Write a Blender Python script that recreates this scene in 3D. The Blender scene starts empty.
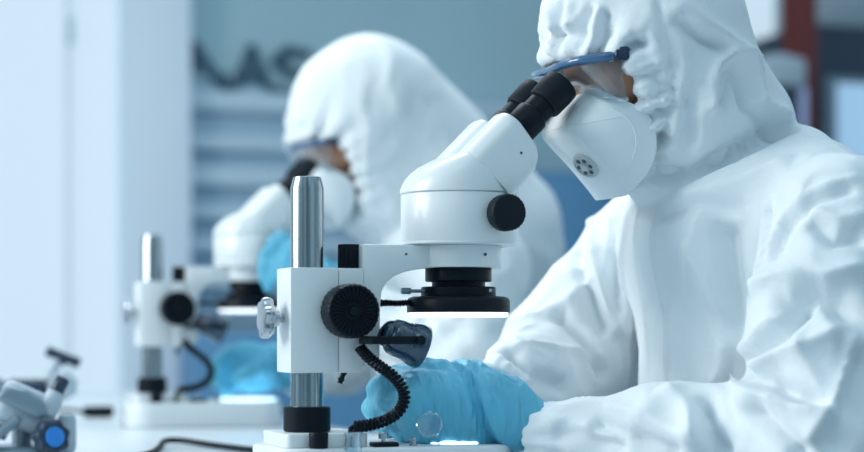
import bpy, bmesh, math, random
import numpy as np
from mathutils import Vector, Matrix
random.seed(7)
R = math.radians
SC = bpy.context.scene
COL = SC.collection
BENCH = 0.75            # height of the bench top; models below use z = 0 on the bench

# ------------------------------------------------------------------ camera
cam_d = bpy.data.cameras.new('camera')
cam = bpy.data.objects.new('camera', cam_d); COL.objects.link(cam)
cam.location = (-0.4982, -1.7342, BENCH + 0.155)
cam.rotation_euler = (R(90), 0, R(-20))
cam_d.sensor_width = 36; cam_d.lens = 75
cam_d.shift_y = (330 - 226) / 864
cam_d.dof.use_dof = True
cam_d.dof.focus_distance = 1.84
cam_d.dof.aperture_fstop = 3.0
cam_d.clip_start = 0.05
SC.camera = cam

# ------------------------------------------------------------------ world, lamps, exposure
SC.view_settings.view_transform = 'Standard'
SC.view_settings.look = 'None'
SC.view_settings.gamma = 1
SC.view_settings.use_curve_mapping = False
SC.view_settings.exposure = 0.0
w = bpy.data.worlds.new('world'); SC.world = w; w.use_nodes = True
nt = w.node_tree; nt.nodes.clear()
wo = nt.nodes.new('ShaderNodeOutputWorld'); bg = nt.nodes.new('ShaderNodeBackground')
tc = nt.nodes.new('ShaderNodeTexCoord'); sx = nt.nodes.new('ShaderNodeSeparateXYZ')
rp = nt.nodes.new('ShaderNodeValToRGB'); mr = nt.nodes.new('ShaderNodeMapRange')
nt.links.new(tc.outputs['Generated'], sx.inputs[0]); nt.links.new(sx.outputs['Z'], mr.inputs['Value'])
mr.inputs['From Min'].default_value = -1; nt.links.new(mr.outputs[0], rp.inputs[0])
e = rp.color_ramp.elements
e[0].position = 0.30; e[0].color = (0.07, 0.15, 0.22, 1)
e[1].position = 0.95; e[1].color = (0.60, 0.80, 0.94, 1)
m_ = rp.color_ramp.elements.new(0.52); m_.color = (0.30, 0.51, 0.635, 1)
bg.inputs['Strength'].default_value = 0.86
wn = nt.nodes.new('ShaderNodeTexNoise'); wn.inputs['Scale'].default_value = 2.6; wn.inputs['Detail'].default_value = 2
wm = nt.nodes.new('ShaderNodeMapping'); wm.inputs['Scale'].default_value = (1, 1, .15)
wr_ = nt.nodes.new('ShaderNodeMapRange'); wr_.inputs['From Min'].default_value = .35; wr_.inputs['From Max'].default_value = .65
wr_.inputs['To Min'].default_value = .25; wr_.inputs['To Max'].default_value = 1.6
wx = nt.nodes.new('ShaderNodeMix'); wx.data_type = 'RGBA'; wx.blend_type = 'MULTIPLY'; wx.inputs[0].default_value = 1
nt.links.new(tc.outputs['Generated'], wm.inputs[0]); nt.links.new(wm.outputs[0], wn.inputs['Vector']); nt.links.new(wn.outputs['Fac'], wr_.inputs['Value'])
nt.links.new(rp.outputs[0], wx.inputs[6]); nt.links.new(wr_.outputs[0], wx.inputs[7]); nt.links.new(wx.outputs[2], bg.inputs[0]); nt.links.new(bg.outputs[0], wo.inputs[0])

def area(name, loc, target, size, size_y, power, color):
    d = bpy.data.lights.new(name, 'AREA'); d.shape = 'RECTANGLE'; d.size = size; d.size_y = size_y
    d.energy = power; d.color = color
    o = bpy.data.objects.new(name, d); COL.objects.link(o); o.location = loc
    o.rotation_euler = (Vector(target) - Vector(loc)).to_track_quat('-Z', 'Y').to_euler()
    return o
# daylight from unseen windows on the left; two overhead fills added for brightness
area('window_daylight', (-2.3, 0.6, 1.9), (0.3, 0.2, 1.0), 1.5, 1.2, 58, (1.0, 0.995, 0.965))
area('overhead_fill_light', (0.3, 1.7, 2.9), (0.4, 1.3, 0.8), 1.3, 1.3, 27, (0.93, 0.985, 1.0))  # added light over the far station, brightens the back of the room
area('overhead_fill_light', (-0.6, -1.3, 2.9), (0.2, 0.0, 0.8), 1.0, 1.0, 6, (0.72, 0.92, 1.0))  # added bluish fill from the camera side

# ------------------------------------------------------------------ materials
def mat(name, col, rough=0.5, metal=0.0, bump=None, emit=None, sss=0.0, spec=0.5, vary=None, coat=0.0, wrinkle=None):
    m = bpy.data.materials.new(name); m.use_nodes = True
    n = m.node_tree.nodes; l = m.node_tree.links; b = n['Principled BSDF']
    b.inputs['Base Color'].default_value = (*col, 1)
    b.inputs['Roughness'].default_value = rough; b.inputs['Metallic'].default_value = metal
    b.inputs['Specular IOR Level'].default_value = spec
    b.inputs['Coat Weight'].default_value = coat
    if sss:
        b.inputs['Subsurface Weight'].default_value = sss
        b.inputs['Subsurface Radius'].default_value = (0.02, 0.02, 0.02); b.inputs['Subsurface Scale'].default_value = 0.3
    t = n.new('ShaderNodeTexCoord')
    if vary:
        k, sc, stretch = vary
        mp = n.new('ShaderNodeMapping'); mp.inputs['Scale'].default_value = stretch
        ns = n.new('ShaderNodeTexNoise'); ns.inputs['Scale'].default_value = sc; ns.inputs['Detail'].default_value = 4
        cr = n.new('ShaderNodeValToRGB')
        cr.color_ramp.elements[0].color = (*[c * (1 - k) for c in col], 1); cr.color_ramp.elements[0].position = .3
        cr.color_ramp.elements[1].color = (*[min(1, c * (1 + k * .6)) for c in col], 1); cr.color_ramp.elements[1].position = .7
        l.new(t.outputs['Object'], mp.inputs[0]); l.new(mp.outputs[0], ns.inputs['Vector'])
        l.new(ns.outputs['Fac'], cr.inputs[0]); l.new(cr.outputs[0], b.inputs['Base Color'])
    if wrinkle:
        sc, st, stretch = wrinkle
        mp = n.new('ShaderNodeMapping'); mp.inputs['Scale'].default_value = stretch; mp.inputs['Rotation'].default_value = (0, R(25), 0)
        ns = n.new('ShaderNodeTexNoise'); ns.noise_type = 'RIDGED_MULTIFRACTAL'; ns.inputs['Scale'].default_value = sc; ns.inputs['Detail'].default_value = 2; ns.inputs['Distortion'].default_value = .6
        wb = n.new('ShaderNodeBump'); wb.inputs['Strength'].default_value = st; wb.inputs['Distance'].default_value = 0.010
        l.new(t.outputs['Object'], mp.inputs[0]); l.new(mp.outputs[0], ns.inputs['Vector'])
        l.new(ns.outputs['Fac'], wb.inputs['Height']); l.new(wb.outputs[0], b.inputs['Normal'])
    if bump:
        sc, st, stretch = bump
        mp = n.new('ShaderNodeMapping'); mp.inputs['Scale'].default_value = stretch
        ns = n.new('ShaderNodeTexNoise'); ns.inputs['Scale'].default_value = sc; ns.inputs['Detail'].default_value = 3
        bp = n.new('ShaderNodeBump'); bp.inputs['Strength'].default_value = st; bp.inputs['Distance'].default_value = 0.002
        l.new(t.outputs['Object'], mp.inputs[0]); l.new(mp.outputs[0], ns.inputs['Vector'])
        l.new(ns.outputs['Fac'], bp.inputs['Height']); l.new(bp.outputs[0], b.inputs['Normal'])
        if wrinkle: l.new(wb.outputs[0], bp.inputs['Normal'])
    if emit:
        b.inputs['Emission Color'].default_value = (*emit[0], 1); b.inputs['Emission Strength'].default_value = emit[1]
    return m

def clear(name, tint, fac=0.12, rough=0.04, veil=0.0, veil_col=(.8, .9, 1)):
    m = bpy.data.materials.new(name); m.use_nodes = True
    n = m.node_tree.nodes; l = m.node_tree.links; n.clear()
    o = n.new('ShaderNodeOutputMaterial'); t = n.new('ShaderNodeBsdfTransparent'); g = n.new('ShaderNodeBsdfGlossy')
    x = n.new('ShaderNodeMixShader'); lw = n.new('ShaderNodeLayerWeight'); ma = n.new('ShaderNodeMath'); ma.operation = 'MULTIPLY_ADD'
    t.inputs[0].default_value = (*tint, 1); g.inputs['Roughness'].default_value = rough
    lw.inputs['Blend'].default_value = 0.35
    l.new(lw.outputs['Facing'], ma.inputs[0]); ma.inputs[1].default_value = 0.5; ma.inputs[2].default_value = fac
    l.new(ma.outputs[0], x.inputs[0]); l.new(t.outputs[0], x.inputs[1]); l.new(g.outputs[0], x.inputs[2])
    last = x
    if veil:
        d = n.new('ShaderNodeBsdfDiffuse'); d.inputs[0].default_value = (*veil_col, 1)
        y = n.new('ShaderNodeMixShader'); y.inputs[0].default_value = veil
        l.new(x.outputs[0], y.inputs[1]); l.new(d.outputs[0], y.inputs[2]); last = y
    l.new(last.outputs[0], o.inputs[0])
    return m

M = dict(
    enamel=mat('white_enamel', (.74, .79, .81), .34, bump=(900, .04, (1, 1, 1)), coat=.15),
    steel=mat('polished_steel', (.34, .39, .42), .20, 1.0, bump=(60, .05, (1, 1, .05))),
    chrome=mat('chrome', (.42, .46, .50), .22, 1.0, bump=(40, .02, (1, 1, 1))),
    black=mat('black_plastic', (.004, .008, .014), .40, spec=.16, bump=(700, .08, (1, 1, 1))),
    rubber=mat('black_rubber', (.007, .012, .018), .55, spec=.18, bump=(500, .1, (1, 1, 1))),
    lampblack=mat('glossy_blue_black', (.012, .055, .10), .16, bump=(30, .02, (1, 1, 1)), coat=.6),
    lens=mat('lamp_lens', (.30, .48, .62), .08, bump=(10, .02, (1, 1, 1)), coat=.5),
    glow=mat('lit_diffuser', (.9, .95, 1), .5, emit=((.86, .95, 1.0), 1.5), bump=(200, .02, (1, 1, 1))),
    stage=mat('lit_stage_glass', (.8, .92, 1), .25, emit=((.62, .88, 1.0), 1.6), bump=(200, .02, (1, 1, 1))),
    coat=mat('white_nonwoven_fabric', (.80, .855, .885), .62, bump=(260, .22, (1, 1, 1)), spec=.3, sss=.08, wrinkle=(20, .75, (1, 1, .55))),
    mask=mat('mask_nonwoven', (.80, .86, .89), .7, bump=(420, .25, (1, 1, 1)), spec=.25, sss=.1),
    glove=mat('blue_nitrile', (.115, .47, .66), .42, bump=(300, .15, (1, 1, 1)), spec=.4, sss=.12, vary=(.10, 14, (1, 1, 1)), wrinkle=(60, .6, (1.6, 1, .3))),
    skin=mat('skin', (.48, .23, .14), .5, bump=(300, .1, (1, 1, 1)), sss=.2, vary=(.1, 30, (1, 1, 1))),
    eye=mat('eye_white', (.75, .75, .74), .2, bump=(20, .01, (1, 1, 1))),
    brow=mat('dark_hair', (.03, .02, .015), .6, bump=(300, .3, (1, 1, 1))),
    gframe=mat('blue_goggle_frame', (.055, .14, .27), .15, bump=(60, .03, (1, 1, 1)), coat=.5),
    gdark=mat('navy_buckle', (.02, .035, .075), .25, bump=(60, .05, (1, 1, 1))),
    clearp=clear('clear_polycarbonate', (.90, .95, .98), .05, .06, .05, (.55, .68, .78)),
    glass=clear('clear_glass', (.90, .97, 1.0), .14, .02),
    bench=mat('white_laminate', (.68, .75, .80), .28, bump=(300, .03, (1, 1, 1)), vary=(.03, 4, (1, 1, 1))),
    valve=mat('grey_valve', (.50, .56, .58), .5, bump=(200, .05, (1, 1, 1))),
    hole=mat('dark_recess', (.05, .07, .09), .6, bump=(200, .05, (1, 1, 1))),
    grey=mat('grey_metal', (.20, .28, .34), .32, .3, bump=(200, .05, (1, 1, 1))),
    palegrey=mat('pale_grey_plastic', (.42, .51, .58), .4, bump=(200, .05, (1, 1, 1))),
    bluecap=mat('bright_blue_cap', (.02, .22, .66), .35, bump=(200, .05, (1, 1, 1))),
    wall=mat('blue_grey_wall', (.40, .585, .645), .7, bump=(40, .1, (1, 1, 1)), vary=(.04, 2, (1, 1, 1))),
    pillar=mat('white_painted_pillar', (.76, .84, .93), .6, bump=(40, .1, (1, 1, 1))),
    frame=mat('white_window_frame', (.84, .90, .95), .5, bump=(40, .05, (1, 1, 1))),
    pane=mat('bright_frosted_pane', (.12, .14, .16), .5, emit=((.545, .70, .81), 1.0), bump=(5, .05, (1, 1, 1))),
    slat=mat('pale_slat', (.52, .66, .75), .55, bump=(40, .05, (1, 1, 1))),
    slatback=mat('slate_blue_backing', (.34, .50, .62), .6, bump=(40, .05, (1, 1, 1))),
    letter=mat('slate_lettering', (.05, .12, .18), .6, bump=(40, .05, (1, 1, 1))),
    cabinet=mat('blue_cabinet', (.10, .27, .47), .45, bump=(40, .05, (1, 1, 1)), vary=(.05, 2, (1, 1, 1))),
    redwood=mat('red_brown_wood', (.17, .022, .019), .45, bump=(30, .2, (8, 8, .6)), vary=(.3, 12, (8, 8, .5))),
    navy=mat('navy_plastic', (.015, .035, .07), .35, bump=(60, .05, (1, 1, 1))),
    screen=mat('lit_cabinet_glass', (.3, .5, .7), .2, emit=((.40, .60, .78), .55), bump=(5, .05, (1, 1, 1))),
    lilac=mat('lilac_panel', (.45, .50, .78), .5, bump=(60, .05, (1, 1, 1))),
    floor=mat('grey_vinyl_floor', (.30, .36, .40), .4, bump=(60, .05, (1, 1, 1)), vary=(.08, 5, (1, 1, 1))),
)

# ------------------------------------------------------------------ mesh helpers
def link(name, verts, faces, m, parent=None, origin=(0, 0, 0), smooth=True, sharp=40, mats=None, fmat=None):
    me = bpy.data.meshes.new(name)
    v = np.asarray(verts, float) - np.asarray(origin, float)
    me.from_pydata(v.tolist(), [], [list(map(int, f)) for f in faces]); me.update()
    if smooth:
        me.polygons.foreach_set('use_smooth', np.ones(len(me.polygons), bool))
        if sharp: me.set_sharp_from_angle(angle=R(sharp))
    me.materials.append(m)
    o = bpy.data.objects.new(name, me); COL.objects.link(o)
    if parent is not None: o.parent = parent
    return o

class MB:
    """collects shapes for ONE mesh object"""
    def __init__(s): s.v = []; s.f = []
    def add(s, v, f):
        k = len(s.v); s.v += [tuple(map(float, p)) for p in v]; s.f += [tuple(int(i) + k for i in q) for q in f]; return s
    def bm(s, b, mtx=None):
        b.verts.index_update()
        v = [(mtx @ x.co if mtx else x.co)[:] for x in b.verts]; s.add(v, [[x.index for x in f.verts] for f in b.faces]); b.free(); return s
    def box(s, lo, hi, bev=0.002, seg=2, mtx=None):
        b = bmesh.new(); bmesh.ops.create_cube(b, size=1)
        lo, hi = np.array(lo), np.array(hi); c = (lo + hi) / 2; d = hi - lo
        for x in b.verts: x.co = Vector((c[0] + x.co.x * d[0], c[1] + x.co.y * d[1], c[2] + x.co.z * d[2]))
        if bev: bmesh.ops.bevel(b, geom=list(b.edges), offset=min(bev, min(d) * .49), segments=seg, affect='EDGES', profile=.5)
        return s.bm(b, mtx)
    def prism(s, poly, lo, hi, axis='y', bev=0.0015, seg=2, mtx=None):
        """2D polygon extruded between lo and hi along an axis; poly is (x,z) for y, (x,y) for z, (y,z) for x"""
        b = bmesh.new()
        def P(a, c, t): return {'y': (a, t, c), 'z': (a, c, t), 'x': (t, a, c)}[axis]
        A = [b.verts.new(P(a, c, lo)) for a, c in poly]; B = [b.verts.new(P(a, c, hi)) for a, c in poly]
        n = len(poly); b.faces.new(A); b.faces.new(B[::-1])
        for i in range(n): b.faces.new((A[i], A[(i + 1) % n], B[(i + 1) % n], B[i]))
        bmesh.ops.recalc_face_normals(b, faces=list(b.faces))
        if bev: bmesh.ops.bevel(b, geom=list(b.edges), offset=bev, segments=seg, affect='EDGES', profile=.5, clamp_overlap=True)
        return s.bm(b, mtx)
    def lathe(s, prof, org, axis=(0, 0, 1), seg=40, mod=None, caps=True):
        """prof: (radius, distance along axis)"""
        ax = Vector(axis).normalized(); u = ax.orthogonal().normalized(); w_ = ax.cross(u); o = Vector(org)
        v = []; f = []
        for r, t in prof:
            for k in range(seg):
                a = 2 * math.pi * k / seg; q = r * (mod(a, t) if mod else 1)
                v.append(o + ax * t + (u * math.cos(a) + w_ * math.sin(a)) * q)
        for i in range(len(prof) - 1):
            for k in range(seg):
                k2 = (k + 1) % seg; f.append((i * seg + k, i * seg + k2, (i + 1) * seg + k2, (i + 1) * seg + k))
        if caps:
            f.append(tuple(range(seg))[::-1]); f.append(tuple((len(prof) - 1) * seg + k for k in range(seg)))
        return s.add(v, f)
    def tube(s, pts, r, seg=10, closed=False):
        P = [Vector(p) for p in pts]; n = len(P); v = []; f = []; up = None
        for i in range(n):
            a = P[(i - 1) % n] if (closed or i > 0) else P[i]; c = P[(i + 1) % n] if (closed or i < n - 1) else P[i]
            t = (c - a).normalized()
            if up is None: up = t.orthogonal().normalized()
            up = (up - t * up.dot(t)).normalized(); sd = t.cross(up)
            rr = r[i] if hasattr(r, '__len__') else r
            for k in range(seg):
                q = 2 * math.pi * k / seg; v.append(P[i] + (up * math.cos(q) + sd * math.sin(q)) * rr)
        m = n if closed else n - 1
        for i in range(m):
            j = (i + 1) % n
            for k in range(seg):
                k2 = (k + 1) % seg; f.append((i * seg + k, i * seg + k2, j * seg + k2, j * seg + k))
        if not closed: f.append(tuple(range(seg))[::-1]); f.append(tuple((n - 1) * seg + k for k in range(seg)))
        return s.add(v, f)
    def build(s, name, m, parent=None, origin=(0, 0, 0), smooth=True, sharp=40):
        return link(name, s.v, s.f, m, parent, origin, smooth, sharp)

def catmull(pts, n=8, closed=False):
    P = [np.array(p, float) for p in pts]; N = len(P); out = []
    for i in range(N if closed else N - 1):
        if closed: a, b, c, d = P[(i - 1) % N], P[i], P[(i + 1) % N], P[(i + 2) % N]
        else: a, b, c, d = P[max(i - 1, 0)], P[i], P[i + 1], P[min(i + 2, N - 1)]
        for k in range(n):
            t = k / n
            out.append(.5 * (2 * b + (c - a) * t + (2 * a - 5 * b + 4 * c - d) * t * t + (3 * b - a - 3 * c + d) * t ** 3))
    if not closed: out.append(P[-1])
    return out

def tag(o, label, cat, group=None, kind=None):
    if label: o['label'] = label
    if cat: o['category'] = cat
    if group: o['group'] = group
    if kind: o['kind'] = kind
    return o
def thing(name, loc, label, cat, group=None):
    o = bpy.data.objects.new(name, None); COL.objects.link(o); o.location = loc; o.empty_display_size = .05
    return tag(o, label, cat, group)
def struct(o): o['kind'] = 'structure'; return o

# ------------------------------------------------------------------ implicit surfaces
def perlin(p, seed=0):
    p = np.asarray(p, np.float32); i = np.floor(p).astype(np.int64); f = (p - i).astype(np.float32)
    u = f * f * f * (f * (f * 6 - 15) + 10); out = 0
    for dx in (0, 1):
        for dy in (0, 1):
            for dz in (0, 1):
                h = ((i[:, 0] + dx) * 73856093) ^ ((i[:, 1] + dy) * 19349663) ^ ((i[:, 2] + dz) * 83492791) ^ (seed * 2654435761)
                h = (h ^ (h >> 13)) * 1274126177 & 0x7fffffff; h = h ^ (h >> 16)
                g = np.stack([(h & 255) / 127.5 - 1, ((h >> 8) & 255) / 127.5 - 1, ((h >> 16) & 255) / 127.5 - 1], 1)
                d = (f[:, 0] - dx) * g[:, 0] + (f[:, 1] - dy) * g[:, 1] + (f[:, 2] - dz) * g[:, 2]
                wgt = (u[:, 0] if dx else 1 - u[:, 0]) * (u[:, 1] if dy else 1 - u[:, 1]) * (u[:, 2] if dz else 1 - u[:, 2])
                out = out + wgt * d
    return out
def worley(p, seed=0):
    p = np.asarray(p, np.float32); i = np.floor(p).astype(np.int64); f1 = np.full(len(p), 9., np.float32); f2 = f1.copy()
    for dx in (-1, 0, 1):
        for dy in (-1, 0, 1):
            for dz in (-1, 0, 1):
                c = i + np.array((dx, dy, dz)); h = (c[:, 0] * 73856093) ^ (c[:, 1] * 19349663) ^ (c[:, 2] * 83492791) ^ (seed * 2654435761)
                h = (h ^ (h >> 13)) * 1274126177 & 0x7fffffff; h = h ^ (h >> 16)
                q = c + np.stack([h & 255, (h >> 8) & 255, (h >> 16) & 255], 1) / 255.
                d = np.linalg.norm(p - q, axis=1); m = d < f1
                f2 = np.where(m, f1, np.minimum(f2, d)); f1 = np.where(m, d, f1)
    return f1, f2
def ridged(p, seed=0): return 1 - np.abs(perlin(p, seed)) * 2.6

def smin(a, b, k):
    h = np.clip(.5 + .5 * (b - a) / k, 0, 1); return b + (a - b) * h - k * h * (1 - h)
def rcone(p, a, b, ra, rb, s=(1, 1, 1)):
    s = np.array(s, np.float32); q = p / s; a = np.array(a, np.float32) / s; b = np.array(b, np.float32) / s
    ab = b - a; t = np.clip(((q - a) @ ab) / max(ab @ ab, 1e-9), 0, 1)
    return (np.linalg.norm(q - a - t[:, None] * ab, axis=1) - (ra + (rb - ra) * t)) * min(1.0, float(s.min()) * 1.0)
def ellip(p, c, r, rot=None):
    q = p - np.array(c, np.float32)
    if rot is not None: q = q @ np.array(rot, np.float32)
    r = np.array(r, np.float32); k0 = np.linalg.norm(q / r, axis=1); k1 = np.linalg.norm(q / (r * r), axis=1)
    return k0 * (k0 - 1) / np.maximum(k1, 1e-6)
def sdpoly(x, z, poly):
    """signed distance to a 2D polygon, and arc length of the closest boundary point"""
    P = np.array(poly, np.float32); n = len(P); d = np.full(len(x), 9., np.float32); arc = np.zeros(len(x), np.float32); ins = np.zeros(len(x), bool); L = 0
    for i in range(n):
        a, b = P[i], P[(i + 1) % n]; e = b - a; wx, wz = x - a[0], z - a[1]; l = math.hypot(*e)
        t = np.clip((wx * e[0] + wz * e[1]) / max(l * l, 1e-12), 0, 1); dd = np.hypot(wx - e[0] * t, wz - e[1] * t)
        m = dd < d; d = np.where(m, dd, d); arc = np.where(m, L + t * l, arc); L += l
        c = (a[1] > z) != (b[1] > z)
        if abs(e[1]) > 1e-9: ins ^= c & (x < a[0] + (z - a[1]) * e[0] / e[1])
    return np.where(ins, -d, d), arc

def surface(f, lo, hi, h, smooth=2):
    """surface nets over the blocks that the surface passes through"""
    B = 8; lo = np.array(lo, float); nb = np.maximum(1, np.ceil((np.array(hi) - lo) / (h * B)).astype(int)); n = nb * B + 1
    bi = np.stack(np.meshgrid(*[np.arange(k) for k in nb], indexing='ij'), -1).reshape(-1, 3)
    c = f((lo + (bi + .5) * B * h).astype(np.float32)); rad = B * h * .87 * 1.6
    V = np.empty(n, np.float32)
    Vb = np.repeat(np.repeat(np.repeat(np.where(c < 0, -1., 1.).reshape(nb), B, 0), B, 1), B, 2); V[:-1, :-1, :-1] = Vb
    V[-1] = 1; V[:, -1] = 1; V[:, :, -1] = 1
    act = bi[np.abs(c) < rad]; off = np.stack(np.meshgrid(*[np.arange(B + 1)] * 3, indexing='ij'), -1).reshape(-1, 3)
    for k in range(0, len(act), 400):
        idx = (act[k:k + 400, None, :] * B + off[None]).reshape(-1, 3)
        V[idx[:, 0], idx[:, 1], idx[:, 2]] = f((lo + idx * h).astype(np.float32))
    ins = V < 0
    C = [(a, b, d) for a in (0, 1) for b in (0, 1) for d in (0, 1)]
    sl = lambda a, b, d: (slice(a, n[0] - 1 + a), slice(b, n[1] - 1 + b), slice(d, n[2] - 1 + d))
    cnt = sum(ins[sl(*q)].astype(np.int8) for q in C); A = np.argwhere((cnt > 0) & (cnt < 8))
    idm = np.full(n - 1, -1, np.int64); idm[A[:, 0], A[:, 1], A[:, 2]] = np.arange(len(A))
    acc = np.zeros((len(A), 3)); num = np.zeros(len(A))
    for i in range(8):
        for j in range(i + 1, 8):
            if sum(abs(C[i][q] - C[j][q]) for q in range(3)) != 1: continue
            va = V[A[:, 0] + C[i][0], A[:, 1] + C[i][1], A[:, 2] + C[i][2]]; vb = V[A[:, 0] + C[j][0], A[:, 1] + C[j][1], A[:, 2] + C[j][2]]
            m = (va < 0) != (vb < 0); t = np.where(m, va / np.where(m, va - vb, 1), 0)
            acc += np.where(m[:, None], np.array(C[i]) + t[:, None] * (np.array(C[j]) - np.array(C[i])), 0); num += m
    P = lo + (A + acc / num[:, None]) * h
    F = []
    for ax in range(3):
        b, d = (ax + 1) % 3, (ax + 2) % 3
        s0 = [slice(1, None)] * 3; s1 = [slice(1, None)] * 3; s0[ax] = slice(0, n[ax] - 1); s1[ax] = slice(1, n[ax])
        for q in (b, d): s0[q] = s1[q] = slice(1, n[q] - 1)
        x = ins[tuple(s0)]; y = ins[tuple(s1)]
        for sg in (0, 1):
            E = np.argwhere((x & ~y) if sg == 0 else (~x & y))
            if not len(E): continue
            g = E.copy(); g[:, b] += 1; g[:, d] += 1
            def I(db, dd):
                k = g.copy(); k[:, b] -= db; k[:, d] -= dd; return idm[k[:, 0], k[:, 1], k[:, 2]]
            q = np.stack([I(1, 1), I(0, 1), I(0, 0), I(1, 0)], 1); F.append(q if sg == 0 else q[:, ::-1])
    F = np.concatenate(F); F = F[(F >= 0).all(1)]
    for _ in range(smooth): P = relax(P, F, .5)
    return P, F
def relax(P, F, k):
    s = np.zeros_like(P); c = np.zeros(len(P))
    for i in range(4):
        a, b = F[:, i], F[:, (i + 1) % 4]
        for u, v in ((a, b), (b, a)): np.add.at(s, u, P[v]); np.add.at(c, u, 1)
    return P + k * (s / np.maximum(c, 1)[:, None] - P)
def normals(P, F):
    fn = np.cross(P[F[:, 2]] - P[F[:, 0]], P[F[:, 3]] - P[F[:, 1]]); n = np.zeros_like(P)
    for i in range(4): np.add.at(n, F[:, i], fn)
    return n / np.maximum(np.linalg.norm(n, axis=1), 1e-12)[:, None]
def polydist(P, line):
    L = np.array(line); d = np.full(len(P), 9.)
    for a, b in zip(L[:-1], L[1:]):
        e = b - a; t = np.clip((P - a) @ e / max(e @ e, 1e-12), 0, 1); d = np.minimum(d, np.linalg.norm(P - a - t[:, None] * e, axis=1))
    return d
# ------------------------------------------------------------------ the room
floor = struct(MB().box((-4, -3.5, -.1), (7, 6, 0), 0).build('floor', M['floor'], sharp=30))
WY = 4.0                                   # the far wall stands across the end of the room
struct(MB().box((.70, WY, 0), (7, WY + .12, 3.2), 0).build('wall_back', M['wall']))
struct(MB().box((-4, WY, 0), (.56, WY + .12, .35), 0).build('wall_back', M['frame']))
win = struct(MB().box((-2.6, WY + .05, .35), (.56, WY + .06, 3.2), 0).build('window_1', M['pane']))
fr = MB()
for x0, x1 in ((.362, .374), (-.9, -.84)): fr.box((x0, WY - .02, .35), (x1, WY + .08, 3.2), .004)
fr.box((-2.6, WY - .03, .32), (.56, WY + .08, .38), .004)
fr.build('window_frame', M['frame'], win)
MB().box((.357, WY - .045, 1.80), (.38, WY - .02, 1.89), .006).build('window_handle', M['slat'], win)
struct(MB().box((.535, WY - .16, 0), (.728, WY + .1, 3.2), .012).build('trim_1', M['pillar']))

# slatted panel under the sign
t = thing('slatted_wall_panel', (1.28, WY, .9), 'wide wall panel of pale horizontal slats beneath the blurred lettering', 'wall panel')
MB().box((-.58, -.02, .03), (.62, 0, .80), .004).build('backing', M['slatback'], t)
for z, th in ((.735, .050), (.60, .030), (.49, .045), (.375, .025), (.27, .030), (.15, .02)):
    MB().box((-.58, -.055, z - th / 2), (.62, -.02, z + th / 2 + .015), .008).build('slat', M['slat'], t)
# lettering on the wall
t = thing('wall_lettering', (.768, WY, BENCH + .93), 'dark slate letters on the back wall above the slatted panel', 'lettering')
def glyph(strokes, x, name):
    g = MB(); th = .026
    for a, b in strokes:
        a = np.array(a, float); b = np.array(b, float); d = b - a; L = math.hypot(*d); u = d / L; n_ = np.array((-u[1], u[0])) * th / 2
        a2 = a - u * th * .3; b2 = b + u * th * .3
        g.prism([(x + q[0], q[1]) for q in (a2 + n_, b2 + n_, b2 - n_, a2 - n_)], -.03, 0, 'y', .002)
    g.build(name, M['letter'], t)
H = .145
glyph([((0, H), (0, .07)), ((0, H), (.10, 0)), ((.10, 0), (.10, .05))], .0, 'letter')
glyph([((0, 0), (.06, H)), ((.06, H), (.12, 0)), ((.025, .05), (.095, .05))], .128, 'letter')
glyph([((.11, H - .01), (.04, H)), ((.04, H), (0, H - .035)), ((0, H - .035), (.03, .08)), ((.03, .08), (.10, .062)), ((.10, .062), (.115, .025)), ((.115, .025), (.08, 0)), ((.08, 0), (0, .012))], .268, 'letter')

# blue cupboards along the back wall, behind the two workers
for i, (x0, lab) in enumerate(((.69, 'blue cupboard below the slatted panel, beside the white pillar'), (1.38, 'blue cupboard seen between the two workers'),
                               (2.07, 'blue cupboard behind the near worker'))):
    h = .90 if i == 0 else 1.42
    t = thing('storage_cupboard', (x0 + .34, WY - .37, 0), lab, 'cupboard', 'blue cupboards along the back wall')
    MB().box((-.340, -.02, 0), (.340, .29, h), .006).build('cabinet_body', M['cabinet'], t)
    for k in (-1, 1):
        d = MB().box((min(k * .005, k * .335), -.045, .06), (max(k * .005, k * .335), -.021, h - .02), .004).build('door', M['cabinet'], t)
        MB().box((k * .04 - .008, -.07, h * .5), (k * .04 + .008, -.046, h * .5 + .12), .005).build('handle', M['slat'], d)

# right-hand end of the far wall, beyond the near worker's shoulder
w2 = struct(MB().box((2.70, WY - .03, 1.88), (2.935, WY - .02, 2.7), 0).build('window_2', M['pane']))
MB().box((2.68, WY - .05, 1.84), (2.935, WY - .005, 1.88), .005).build('window_sill', M['frame'], w2)
struct(MB().box((2.562, 3.33, 0), (2.679, 3.37, 3.2), .008).build('trim_2', M['redwood']))
t = thing('lab_cabinet', (2.455, 3.15, 0), 'dark cabinet with a lilac side panel standing in front of the red-brown post', 'cabinet')
MB().box((-.070, -.05, 0), (.0155, .10, 1.655), .006).build('cabinet_body', M['navy'], t)
MB().box((.016, -.05, .0), (.044, .10, 1.655), .004).build('side_panel', M['lilac'], t)
t = thing('instrument_case', (2.445, 3.15, 1.655), 'pale grey instrument case on top of the dark cabinet', 'case')
MB().box((-.090, -.05, .0), (.054, .09, .095), .018).build('case_body', M['palegrey'], t)
MB().box((-.04, .0, .095), (.03, .03, .108), .006).build('handle', M['slat'], t)
t = thing('glass_door_fridge', (3.05, 3.70, 0), 'tall dark laboratory fridge with a pale blue lit glass door', 'fridge')
MB().box((-.295, -.2, 0), (.35, .28, 1.935), .012).build('cabinet_body', M['navy'], t)
d = MB().box((-.250, -.235, .2), (.32, -.201, 1.755), .006).build('door', M['grey'], t)
MB().box((-.215, -.243, .27), (.28, -.236, 1.73), .002).build('glass', M['screen'], d)
MB().box((-.240, -.27, 1.0), (-.225, -.236, 1.3), .006).build('handle', M['palegrey'], d)
t = thing('storage_box', (3.07, 3.73, 1.935), 'pale box stored on top of the glass-door fridge', 'box')
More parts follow.
